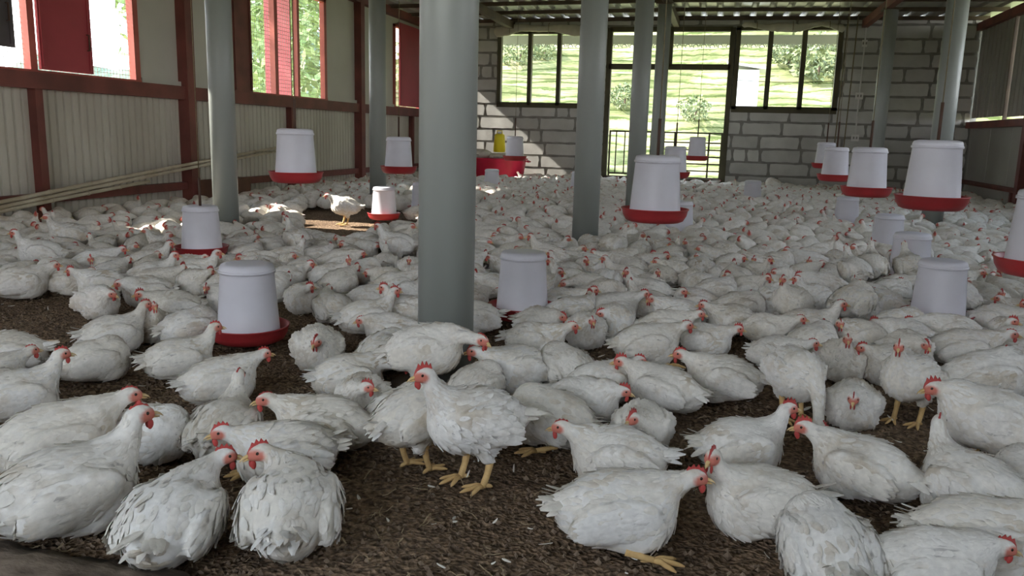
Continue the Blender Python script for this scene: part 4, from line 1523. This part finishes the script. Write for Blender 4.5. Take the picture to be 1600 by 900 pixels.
# px, bottom py, body facing, head facing, neck, standing, scale, comb, label
HAND = [
    (112, 858, 14, 4, 'u', 0, 1.30, 0, 'large clean white hen at the far bottom left, brown stain on its breast side'),
    (278, 905, 62, 10, 'm', 0, 1.12, 1, 'white hen in the bottom left seen from behind, red-combed head turned right'),
    (458, 896, 82, 190, 'm', 0, 1.18, 1, 'white hen seen from behind with wing feathers spread right, head turned left'),
    (448, 772, 194, 188, 'm', 0, 1.08, 1, 'white hen lying left of the bare litter, red comb, beak pointing left'),
    (350, 734, 70, 80, 'u', 0, 1.06, 0, 'white hen with ragged tail seen from behind, small head raised and facing away'),
    (516, 722, 168, 186, 'm', 0, 1.10, 0, 'grey-speckled white hen with raised head looking left, left of the standing hens'),
    (245, 735, 300, 290, 'b', 0, 1.0, 0, 'rounded white hen half hidden behind the big bottom left hen'),
    (98, 756, 4, 0, 'm', 0, 1.24, 0, 'long white hen behind the big bottom left hen, red face pointing right'),
    (28, 668, 5, 0, 'u', 0, 1.05, 1, 'white hen at the left edge with bright red comb and yellow beak'),
    (-18, 640, 20, 10, 'm', 0, 1.0, 0, 'white hen cut off by the left edge beside the red-combed one'),
    (14, 592, 184, 180, 'm', 0, 1.05, 1, 'white hen at the left edge whose pointed tail sticks out right over bare litter'),
    (152, 604, 10, 60, 'b', 0, 1.0, 0, 'white hen with pink bare patch and ragged tail, head tucked away'),
    (282, 600, 4, 0, 'u', 0, 1.0, 1, 'white hen with bright red comb pecking towards the large left feeder'),
    (345, 640, 12, 5, 'm', 0, 1.02, 1, 'white hen lying below the large left feeder, head raised to the right'),
    (196, 552, 10, 0, 'u', 0, 1.0, 1, 'white hen with red face looking right, left of the yellowish-headed hen'),
    (228, 545, 280, 280, 'u', 0, .95, 0, 'hen with pale orange face looking straight at the camera'),
    (292, 545, 15, 30, 'b', 0, 1.02, 0, 'white hen left of the large left feeder, head hidden'),
    (272, 508, 200, 215, 'm', 0, 1.0, 2, 'white hen with large red comb and wattles looking down left'),
    (154, 503, 288, 318, 'l', 0, 1.04, 0, 'plump white hen sitting alone facing the camera at the edge of bare litter'),
    (158, 468, 180, 150, 'm', 0, 1.0, 2, 'white hen just behind the plump camera-facing hen, upright red comb'),
    (42, 470, 5, 0, 'm', 0, 1.12, 0, 'long clean white hen at the left edge behind the bare litter'),
    (104, 466, 320, 340, 'm', 0, .92, 0, 'small-looking white hen tucked right behind the long left edge hen'),
    (232, 482, 200, 200, 'l', 0, 1.0, 0, 'white hen with bushy tail left and face turned left, right of the plump hen'),
    (498, 588, 276, 235, 'l', 0, 1.12, 1, 'round white hen facing the camera right of the large left feeder'),
    (600, 590, 60, 10, 'b', 0, 1.0, 0, 'white hen with curved tail plumes at left, beside the nearest column'),
    (545, 630, 8, 345, 'f', 0, 1.0, 0, 'white hen stretching its neck right with a red face held low'),
    (566, 668, 250, 330, 'm', 0, .95, 2, 'white hen with tall spiky red comb left of the standing hens'),
    (622, 706, 40, 60, 'b', 0, 1.04, 0, 'white hen with long wing feathers and pink rump left of the standing hen'),
    (668, 745, 35, 60, 'b', 1, 1.0, 0, 'standing white hen half hidden behind the main standing hen, one yellow leg shown'),
    (722, 752, 204, 196, 'u', 1, 1.12, 2, 'white hen standing on yellow legs in the picture centre, red comb facing left'),
    (690, 628, 345, 325, 'f', 1, 1.12, 0, 'very large white hen in front of the nearest column base'),
    (822, 626, 220, 190, 'm', 0, 1.10, 1, 'white hen right of the nearest column with red face looking left'),
    (858, 712, 150, 175, 'b', 0, 1.12, 0, 'white hen lying right of the standing hen with an orange foot stretched out'),
    (912, 672, 325, 345, 'l', 0, .98, 2, 'white hen with red wattles low down, left of the sitting camera-facing hen'),
    (948, 642, 30, 0, 'm', 0, .98, 1, 'white hen behind two others with red face looking right, centre right'),
    (1000, 726, 268, 225, 'm', 0, 1.0, 2, 'white hen sitting facing the camera with bright red comb, centre right'),
    (962, 775, 188, 178, 'm', 0, 1.05, 0, 'white hen with pale orange face looking left above the long bottom hen'),
    (962, 878, 6, 355, 'm', 0, 1.14, 1, 'long white hen lying at the bottom right of the bare litter, leg stretched'),
    (1152, 752, 20, 5, 'u', 0, 1.0, 2, 'white hen with dung-stained back and upright red comb looking right'),
    (1182, 858, 196, 265, 'u', 0, 1.08, 1, 'white hen with spread tail right and thin red-combed head facing the camera'),
    (1342, 796, 166, 186, 'm', 0, 1.08, 2, 'grey-streaked white hen with red comb and wattle looking left'),
    (1292, 948, 110, 100, 'b', 0, 1.06, 0, 'white hen cut off by the bottom edge seen from behind, no head shown'),
    (1430, 962, 20, 5, 'l', 0, .98, 1, 'white hen at the bottom edge whose low head with red comb looks right'),
    (1520, 918, 15, 0, 'm', 0, 1.10, 1, 'white hen in the bottom right corner with large pink face looking right'),
    (1512, 840, 150, 100, 'u', 0, 1.14, 0, 'white hen facing away whose head meets the beak of another, lower right'),
    (1545, 762, 205, 205, 'l', 1, 1.12, 2, 'tall white hen bending its red wattled face down left, right edge'),
    (1338, 680, 270, 270, 'l', 0, 1.0, 0, 'ball-shaped white hen with tiny red comb facing the camera head-on'),
    (1236, 655, 292, 320, 'd', 1, 1.02, 1, 'white hen standing on orange legs pecking the ground, centre right'),
    (1425, 664, 240, 262, 'u', 1, 1.0, 1, 'standing white hen with dirty breast and orange comb, right of the ball-shaped hen'),
    (1512, 668, 20, 60, 'b', 1, 1.10, 0, 'big white hen standing beside the dirty-breasted hen, head hidden'),
    (1128, 636, 188, 182, 'm', 0, 1.08, 1, 'smooth clean white hen lying with red face left, right of centre'),
    (1018, 652, 160, 178, 'm', 0, 1.05, 2, 'white hen with ruffled back facing left beside the smooth clean hen'),
    (1008, 576, 12, 5, 'm', 0, 1.10, 0, 'long white hen lying right with pale pink face, centre right'),
    (1102, 562, 330, 5, 'm', 0, .92, 2, 'white hen squeezed right of the pale pink-faced hen, red face right'),
    (912, 550, 282, 272, 'm', 0, 1.0, 0, 'white hen sitting facing the camera right of the middle floor feeder'),
    (836, 570, 336, 0, 'm', 0, 1.04, 0, 'white hen in front of the middle floor feeder, orange face looking right'),
    (1212, 590, 318, 5, 'm', 0, .98, 0, 'white hen with pink face right, behind the pecking hen'),
    (1198, 545, 335, 0, 'm', 0, .96, 0, 'white hen with pink face looking right, left of the upright-necked hen'),
    (1258, 542, 8, 0, 'u', 0, 1.06, 0, 'white hen holding its long neck upright in front of a brown-stained hen'),
    (1328, 524, 60, 70, 'b', 1, 1.04, 0, 'brown-stained white hen standing with its back turned, right of centre'),
    (1322, 604, 278, 282, 'u', 0, 1.04, 0, 'white hen with narrow upright head facing the camera, right of centre'),
    (1372, 606, 235, 200, 'm', 0, 1.0, 1, 'white hen with red face low left, right of the narrow upright head'),
    (1402, 538, 30, 50, 'b', 0, 1.02, 0, 'smooth white hen turned away below the right floor feeder'),
    (1482, 508, 140, 190, 'u', 1, 1.0, 0, 'fluffy white hen standing in front of the right floor feeder'),
    (1502, 582, 10, 2, 'm', 0, 1.10, 0, 'broad white hen facing right with orange beak, far right'),
    (1606, 520, 185, 182, 'm', 0, 1.0, 0, 'white hen at the right edge with pink face looking left'),
    (1568, 478, 165, 30, 'm', 0, 1.0, 1, 'white hen below the cut-off feeder at the right edge'),
    (1590, 615, 200, 230, 'b', 0, 1.05, 0, 'white hen at the right edge behind the tall bending hen'),
    (1600, 806, 150, 120, 'b', 0, 1.0, 0, 'stained white hen cut off by the right edge above the corner hen'),
    (478, 494, 235, 20, 'm', 0, 1.0, 2, 'white hen with red comb right behind the large left feeder'),
    (520, 512, 115, 40, 'm', 0, .98, 0, 'white hen seen from behind with layered wing feathers, left of the nearest column'),
    (572, 528, 15, 0, 'u', 0, 1.04, 1, 'greyish white hen facing another beak to beak, left of the nearest column'),
    (642, 516, 170, 182, 'u', 0, 1.0, 2, 'white hen facing left beak to beak, left of the nearest column'),
    (612, 548, 190, 200, 'l', 0, .95, 0, 'white hen with low orange face left, under the beak to beak pair'),
    (622, 470, 12, 350, 'm', 0, 1.0, 1, 'white hen with red comb looking right, second row left of the nearest column'),
    (655, 490, 210, 250, 'l', 0, 1.0, 0, 'stained ruffled hen touching the nearest column on its left'),
    (530, 432, 8, 0, 'l', 0, 1.05, 0, 'long grey-white hen lying right, in front of bare patch mid left'),
    (448, 460, 30, 10, 'm', 0, 1.0, 1, 'white hen just right of the large left feeder top'),
    (360, 470, 20, 60, 'b', 0, 1.0, 0, 'white hen partly hidden by the large left feeder'),
    (232, 432, 6, 0, 'u', 0, 1.02, 1, 'white hen left of the left column feeder with red comb reaching its tray'),
    (240, 455, 12, 355, 'u', 0, 1.02, 1, 'white hen below the left column feeder, neck raised to the right'),
    (765, 470, 200, 220, 'm', 0, .95, 2, 'white hen with large red comb peeping out right of the nearest column'),
    (882, 500, 340, 8, 'm', 0, 1.0, 1, 'white hen with red comb right beside the middle floor feeder'),
    (955, 512, 10, 0, 'm', 0, 1.05, 1, 'white hen with red comb looking right, above the camera-facing centre hen'),
    (1040, 540, 350, 2, 'm', 0, .98, 0, 'white hen with pink face right, in the row behind the long centre hen'),
    (1140, 530, 215, 180, 'm', 0, 1.0, 1, 'white hen with dirty ruffled back and red face left, right of centre'),
    (1085, 500, 190, 330, 'm', 0, 1.0, 0, 'white hen with two-toned pink face right, middle right crowd'),
    (860, 622, 120, 150, 'b', 0, 1.02, 0, 'white hen behind the stretched-foot hen, back ruffled'),
    (540, 352, 184, 182, 'm', 1, 1.15, 1, 'white hen standing on bare floor beside the sunlit patch, mid left'),
    (1207, 304, 200, 260, 'b', 1, 1.15, 0, 'hen standing above the crowd before the block wall, right of the small feeder'),
    (745, 640, 60, 30, 'b', 0, .96, 0, 'white hen squeezed behind the main standing hen'),
]
BARE = [[(-80, 475), (112, 472), (205, 512), (120, 545), (80, 620), (-80, 640)],
        [(462, 330), (560, 327), (645, 334), (655, 364), (560, 388), (458, 390)],
        [(862, 556), (958, 550), (958, 650), (866, 650)], [(392, 556), (452, 540), (470, 640), (400, 640)],
        [(752, 470), (878, 470), (878, 530), (752, 530)], [(262, 392), (372, 392), (372, 432), (262, 432)],
        [(838, 372), (872, 370), (872, 386), (838, 384)],
        [(505, 430), (560, 428), (560, 446), (505, 446)]]


def inpoly(x, y, poly):
    c_ = False
    j = len(poly) - 1
    for i in range(len(poly)):
        (xi, yi), (xj, yj) = poly[i], poly[j]
        if (yi > y) != (yj > y) and x < (xj - xi) * (y - yi) / (yj - yi) + xi:
            c_ = not c_
        j = i
    return c_


HP = []
for i, (px, py, th, hth, nk, stn, sc, cb, lab) in enumerate(HAND):
    g = ground(px, py)
    d = g[:2] / np.linalg.norm(g[:2])
    back = (.02 if stn else .085 + .04 * abs(math.sin(math.radians(th)))) * sc
    g2 = g[:2] + d * back
    dy = (hth - th + 180) % 360 - 180
    foot = None
    if 'stretched out' in lab:
        foot = (-.02, .14, 40)
    elif 'leg stretched' in lab:
        foot = (.10, -.125, -8)
    elif 'above the long bottom' in lab:
        foot = (.10, .12, 10)
    elif i % 7 == 3:
        foot = (.12, -.10, -10)
    HENS.append((g2[0], g2[1]))
    HP.append([g2[0], g2[1], heading_from(th, g2[0], g2[1]), nk, dy, stn, lab, sc * SC, cb, foot])

# the crowd behind: random packing of the remaining floor
LIMIT_PY = 580
obst = [(f[0], f[1], .30 if f[2] < .1 else .0) for f in FEEDERS] + [(c_[0], c_[1], .28) for c_ in COLS] + [(-5.15, 18.2, .9)]
pts = []
cell = {}
DM = .230


def free(x, y, dm):
    ci, cj = int(x // .4), int(y // .4)
    for a_ in range(ci - 1, ci + 2):
        for b_ in range(cj - 1, cj + 2):
            for (u, v) in cell.get((a_, b_), ()):
                if (u - x) ** 2 + (v - y) ** 2 < dm * dm:
                    return False
    return True


for (x, y) in HENS:
    cell.setdefault((int(x // .4), int(y // .4)), []).append((x, y))
rr = random.Random(21)
for k in range(60000):
    x, y = rr.uniform(XL + .26, XR - .26), rr.uniform(4.2, YB - .25)
    u, v, dz_ = to_px((x, y, 0))
    if v > LIMIT_PY or u < -260 or u > 1880:
        continue
    if any(inpoly(u, v, p_) for p_ in BARE):
        continue
    if any((x - a_) ** 2 + (y - b_) ** 2 < c_ * c_ for a_, b_, c_ in obst):
        continue
    if not free(x, y, DM if v < 470 else .262):
        continue
    cell.setdefault((int(x // .4), int(y // .4)), []).append((x, y))
    pts.append((math.hypot(x, y), x, y, u, v))
pts.sort()
N_IND = 300 - len(HAND)


def relax(X, Hd, S, fixed, obs, it=45):
    """push the birds apart until their bodies (two discs each) no longer sit inside one another"""
    X0 = X.copy()
    n_ = len(X)
    U = np.stack([np.cos(Hd), np.sin(Hd)], 1)
    cells = {}
    for i_, (a_, b_) in enumerate(X):
        cells.setdefault((int(a_ // .45), int(b_ // .45)), []).append(i_)
    I, J = [], []
    for (a_, b_), mem in cells.items():
        for da in (-1, 0, 1):
            for db in (-1, 0, 1):
                for j_ in cells.get((a_ + da, b_ + db), ()):
                    for i_ in mem:
                        if i_ < j_:
                            I.append(i_); J.append(j_)
    I, J = np.array(I), np.array(J)
    wt = np.where(fixed, .35, 1.0)
    for _ in range(it):
        D = np.zeros_like(X)
        for sa in (-1, 1):
            for sb in (-1, 1):
                A = X[I] + U[I] * (sa * .062 * S[I])[:, None]
                B = X[J] + U[J] * (sb * .062 * S[J])[:, None]
                d_ = A - B
                L_ = np.linalg.norm(d_, axis=1) + 1e-6
                pen = np.clip(.118 * (S[I] + S[J]) - L_, 0, None)
                mv = d_ / L_[:, None] * (pen * .25)[:, None]
                np.add.at(D, I, mv); np.add.at(D, J, -mv)
        for (ox, oy, orad) in obs:
            for sa in (-1, 1):
                d_ = X + U * (sa * .06 * S)[:, None] - np.array([ox, oy])
                L_ = np.linalg.norm(d_, axis=1) + 1e-6
                pen = np.clip(orad + .118 * S - L_, 0, None)
                D += d_ / L_[:, None] * (pen * .6)[:, None]
        X = X + D * wt[:, None]
        off = X - X0
        ln_ = np.linalg.norm(off, axis=1)
        lim = np.where(fixed, .075, .30)
        X = X0 + off * np.minimum(1, lim / (ln_ + 1e-9))[:, None]
        X[:, 0] = np.clip(X[:, 0], XL + .30, XR - .27); X[:, 1] = np.minimum(X[:, 1], YB - .27)
    return X


PH = np.array([rr.uniform(0, 2 * PI) for _ in pts])
PS = np.array([SC * rr.uniform(.92, 1.08) for _ in pts])
Xa = np.array([[p_[0], p_[1]] for p_ in HP] + [[p_[1], p_[2]] for p_ in pts])
Ha = np.concatenate([[p_[2] for p_ in HP], PH])
Sa = np.concatenate([[p_[7] for p_ in HP], PS])
fx = np.arange(len(Xa)) < len(HP)
Xa = relax(Xa, Ha, Sa, fx, [(f[0], f[1], .165) for f in FEEDERS if f[2] < .1] + [(c_[0], c_[1], .13) for c_ in COLS] + [(-5.35, 18.2, .5), (-4.65, 18.2, .5), (-6.76, 10.3, .14), (-6.76, 10.05, .14), (-6.76, 10.55, .14)])
for i, p_ in enumerate(HP):
    place_hen(Xa[i, 0], Xa[i, 1], p_[2], shape(p_[3], p_[4], p_[5], i), p_[6], G_F, p_[7], True, p_[8], p_[9])
k0 = len(HP)
pts = [(math.hypot(*Xa[k0 + i]), Xa[k0 + i, 0], Xa[k0 + i, 1], *to_px((Xa[k0 + i, 0], Xa[k0 + i, 1], 0))[:2], PH[i], PS[i]) for i in range(len(pts))]
pts.sort()
inside = [p_ for p_ in pts if -70 < p_[3] < 1670]
near = inside[:N_IND]
chosen = {id(p_) for p_ in near}
far_pts = [p_ for p_ in pts if id(p_) not in chosen]

LMK = [(f[0], f[1], n_) for f, n_ in zip(FEEDERS, ['the hanging feeder by the left wall', 'the hanging feeder left of the nearest column', 'the large middle hanging feeder', 'the second middle hanging feeder', 'the doorway feeder',
       'the feeder before the red tub', 'the farthest right-row feeder', 'the second farthest right-row feeder', 'the feeder before the thin right column', 'the large right hanging feeder', 'the cut-off right edge feeder',
       'the large left floor feeder', 'the floor feeder right of the nearest column', 'the floor feeder before the left column', 'the floor feeder left of centre', 'the feeder half behind the nearest column',
       'the feeder before the red tub front', 'the feeder half behind the second column', 'the floor feeder before the block wall', 'the feeder behind the large middle one', 'the floor feeder below the right row',
       'the lower right-row floor feeder', 'the floor feeder under the large right one', 'the nearest right floor feeder'])] + \
      [(c_[0], c_[1], n_) for c_, n_ in zip(COLS, ['the nearest column', 'the second middle column', 'the third middle column', 'the fourth middle column', 'the left wall column', 'the far left wall column', 'the right column', 'the thin right column'])]
ORD = ['nearest', 'second nearest', 'third nearest', 'fourth nearest', 'fifth nearest', 'sixth nearest', 'seventh nearest', 'eighth nearest', 'ninth nearest', 'tenth nearest', 'eleventh nearest', 'twelfth nearest', 'thirteenth nearest', 'fourteenth nearest', 'fifteenth nearest', 'sixteenth nearest']
NKS = ['u', 'u', 'm', 'm', 'm', 'm', 'l', 'l', 'f', 'b', 'b']
FACE = ['right-facing', 'away-facing', 'left-facing', 'camera-facing']
crowd = []
for (d0, x, y, u, v, hd, hsc) in near:
    th = (math.degrees(hd - math.atan2(y, x)) + 90) % 360
    stn = rr.random() < .04
    nk = rr.choice(NKS) if not stn else 'u'
    dy = (rr.choice([-60, 0, 0, 60, 120 if nk == 'm' else 0]) if nk not in 'bf' else rr.choice([-60, 60]) if nk == 'b' else 0) if not stn else 0
    # nearest landmark in the picture
    best = None
    for (lx, ly, ln) in LMK:
        lu, lv, _ = to_px((lx, ly, 0))
        dd = math.hypot((u - lu), (v - lv) * 2.2)
        if best is None or dd < best[0]:
            best = (dd, ln, u - lu, (v - lv) * 2.2)
    dd, ln, du, dv = best
    where = ('right of' if du > 0 else 'left of') if abs(du) > abs(dv) else ('in front of' if dv > 0 else 'behind')
    fc = FACE[int(((th + 45) % 360) // 90)]
    crowd.append([dd, ln, where, fc, x, y, hd, nk, dy, stn, hsc])
cnt = {}
for c_ in sorted(crowd, key=lambda c_: c_[0]):
    key = (c_[1], c_[2], c_[3])
    k = cnt.get(key, 0)
    cnt[key] = k + 1
    c_.append('%s %s white hen %s %s' % (ORD[min(k, 15)], c_[3], c_[2], c_[1]))
for i, c_ in enumerate(crowd):
    dd, ln, where, fc, x, y, hd, nk, dy, stn, hsc, lab = c_
    px_size = FOC * .4 / math.hypot(x, y)
    place_hen(x, y, hd, shape(nk, dy, stn, i), lab, G_M, hsc, px_size > 75, rr.choice([0, 0, 1, 1, 2]))

# hens too many to model singly: one joined flock behind the first three hundred
LOW = []
for i, (nk, dy) in enumerate([('m', 0), ('m', 40), ('l', -60), ('l', 0), ('f', 20), ('b', 60), ('l', 120), ('l', -80), ('u', -60), ('b', -60), ('b', 60), ('b', -60)]):
  for hv_ in (.0225, .030):
    s_ = make_shape(nk, dy, False, 50 + i, h=hv_, feathers=False)
    hs = s_['hs']
    V, Q, sk = s_['V'], s_['Q'], s_['skin']
    cv, cf = comb_geo(.3)
    cv = np.array(cv)
    cw = hs.hc + cv[:, :1] * hs.hf + cv[:, 1:2] * hs.hl * 1.6 + cv[:, 2:] * hs.hu
    cq = np.array([f_ for f_ in cf if len(f_) == 4]) + len(V)
    # face patch drawn larger, because the coarse mesh has few vertices there
    L = np.linalg.norm(V - (hs.hc + hs.hf * .02), axis=1)
    sk = np.clip((.033 - L) / .012, 0, 1)
    # tail plume wedge
    a_ = math.radians(hs.tilt)
    tv = np.array([(-.15, -.04, .02), (-.15, .04, .02), (-.24, .05, .03), (-.24, -.05, .03), (-.16, -.03, .07), (-.16, .03, .07)]) + np.array([0, 0, hs.zb])
    tq = np.array([(0, 3, 2, 1), (4, 5, 2, 3), (0, 4, 3, 3), (1, 2, 5, 5)])
    tq = np.array([(0, 3, 2, 1), (4, 5, 2, 3)])
    Q = Q[V[Q][:, :, 2].max(1) > .034]
    VV = np.concatenate([V, cw, tv])
    QQ = np.concatenate([Q, cq, tq + len(V) + len(cw)])
    SK = np.concatenate([sk, np.zeros(len(cw) + len(tv))])
    MI = np.concatenate([np.zeros(len(Q)), np.ones(len(cq)), np.zeros(len(tq))])
    LOW.append((VV, QQ, SK, MI))
AV, AQ, AS, AM = [], [], [], []
o0 = 0
for fi, (d0, x, y, u, v, a_, sc) in enumerate(far_pts):
    VV, QQ, SK, MI = LOW[rr.randrange(len(LOW) // 2) * 2 + (fi > 550)]
    c_, s_ = math.cos(a_), math.sin(a_)
    W = np.stack([(VV[:, 0] * c_ - VV[:, 1] * s_) * sc + x, (VV[:, 0] * s_ + VV[:, 1] * c_) * sc + y, VV[:, 2] * sc * rr.uniform(.94, 1.12)], 1)
    AV.append(W); AQ.append(QQ + o0); AS.append(SK); AM.append(MI)
    o0 += len(W)
fm = np_mesh('distant_flock', np.concatenate(AV), np.concatenate(AQ), [M_HEN, M_COMB], True, np.concatenate(AS), np.concatenate(AM))
fl = link('distant_flock', fm)
tag(fl, 'dense crowd of distant white hens filling the back of the shed', 'hens')
fl['kind'] = 'stuff'


# ------------------------------------------------------------------ litter on the floor: crumbs, straw, loose feathers
def scatter(n, y0, y1, r_):
    y = y0 + (y1 - y0) * r_.random(n) ** 1.5
    w = .75 * y + .4
    x = -y * .247 + (r_.random(n) * 2 - 1) * w
    return x, y


r_ = np.random.default_rng(77)
n = 9000
x, y = scatter(n, 1.25, 6.0, r_)
oc = np.array([(1, 0, 0), (-1, 0, 0), (0, 1, 0), (0, -1, 0), (0, 0, 1), (0, 0, -1)], float)
of = np.array([(0, 2, 4), (2, 1, 4), (1, 3, 4), (3, 0, 4), (2, 0, 5), (1, 2, 5), (3, 1, 5), (0, 3, 5)])
s_ = r_.uniform(.003, .010, (n, 1, 1)) * r_.uniform(.6, 1.3, (n, 1, 3))
P = oc[None] * s_ + r_.normal(0, .0012, (n, 6, 3)) + np.stack([x, y, np.full(n, -.004)], -1)[:, None]
o = link('litter_crumbs', np_mesh('litter_crumbs', P.reshape(-1, 3), (np.arange(n)[:, None, None] * 6 + of[None]).reshape(-1, 3), [M_CRUMB], False))
o['kind'] = 'stuff'
tag(o, 'brown crumbly litter scattered over the floor', 'litter')
n = 2200
x, y = scatter(n, 1.25, 7.0, r_)
x = np.clip(x, XL + .15, XR - .15)
a_ = r_.uniform(0, 2 * PI, n); ln = r_.uniform(.012, .045, n); bend = r_.normal(0, .012, n)
T = np.linspace(-1, 1, 4)
cx_ = x[:, None] + np.cos(a_)[:, None] * ln[:, None] * T - np.sin(a_)[:, None] * bend[:, None] * T ** 2
cy_ = y[:, None] + np.sin(a_)[:, None] * ln[:, None] * T + np.cos(a_)[:, None] * bend[:, None] * T ** 2
cz_ = r_.uniform(-.002, .010, n)[:, None] + r_.normal(0, .003, (n, 4))
w_ = r_.uniform(.0009, .0022, n)[:, None]
A = np.stack([cx_ - np.sin(a_)[:, None] * w_, cy_ + np.cos(a_)[:, None] * w_, cz_], -1)
B_ = np.stack([cx_ + np.sin(a_)[:, None] * w_, cy_ - np.cos(a_)[:, None] * w_, cz_ + .001], -1)
P = np.stack([A, B_], 2).reshape(-1, 3)
q = np.array([(0, 1, 3, 2), (2, 3, 5, 4), (4, 5, 7, 6)])
o = link('litter_straw', np_mesh('litter_straw', P, (np.arange(n)[:, None, None] * 8 + q[None]).reshape(-1, 4), [M_STRAW], False))
o['kind'] = 'stuff'
tag(o, 'fine pale straw bits scattered in the litter', 'straw')
n = 480
x, y = scatter(n, 1.3, 5.0, r_)
x = np.maximum(x, XL + .2)
a_ = r_.uniform(0, 2 * PI, n)
R = np.stack([x, y, r_.uniform(.002, .012, n)], 1)
D = np.stack([np.cos(a_), np.sin(a_), r_.uniform(-.05, .35, n)], 1); D /= np.linalg.norm(D, axis=1)[:, None]
Nn = np.stack([r_.normal(0, .4, n), r_.normal(0, .4, n), np.ones(n)], 1); Nn -= D * (Nn * D).sum(1)[:, None]; Nn /= np.linalg.norm(Nn, axis=1)[:, None]
P, Q = feather_cards(R, D, Nn, r_.uniform(.015, .04, n), r_.uniform(.005, .012, n), None, r_.uniform(0, .012, n), r_)
o = link('loose_feathers', np_mesh('loose_feathers', P, Q, [M_LOOSE], True))
o['kind'] = 'stuff'
tag(o, 'small white feathers shed on the brown litter', 'feathers')
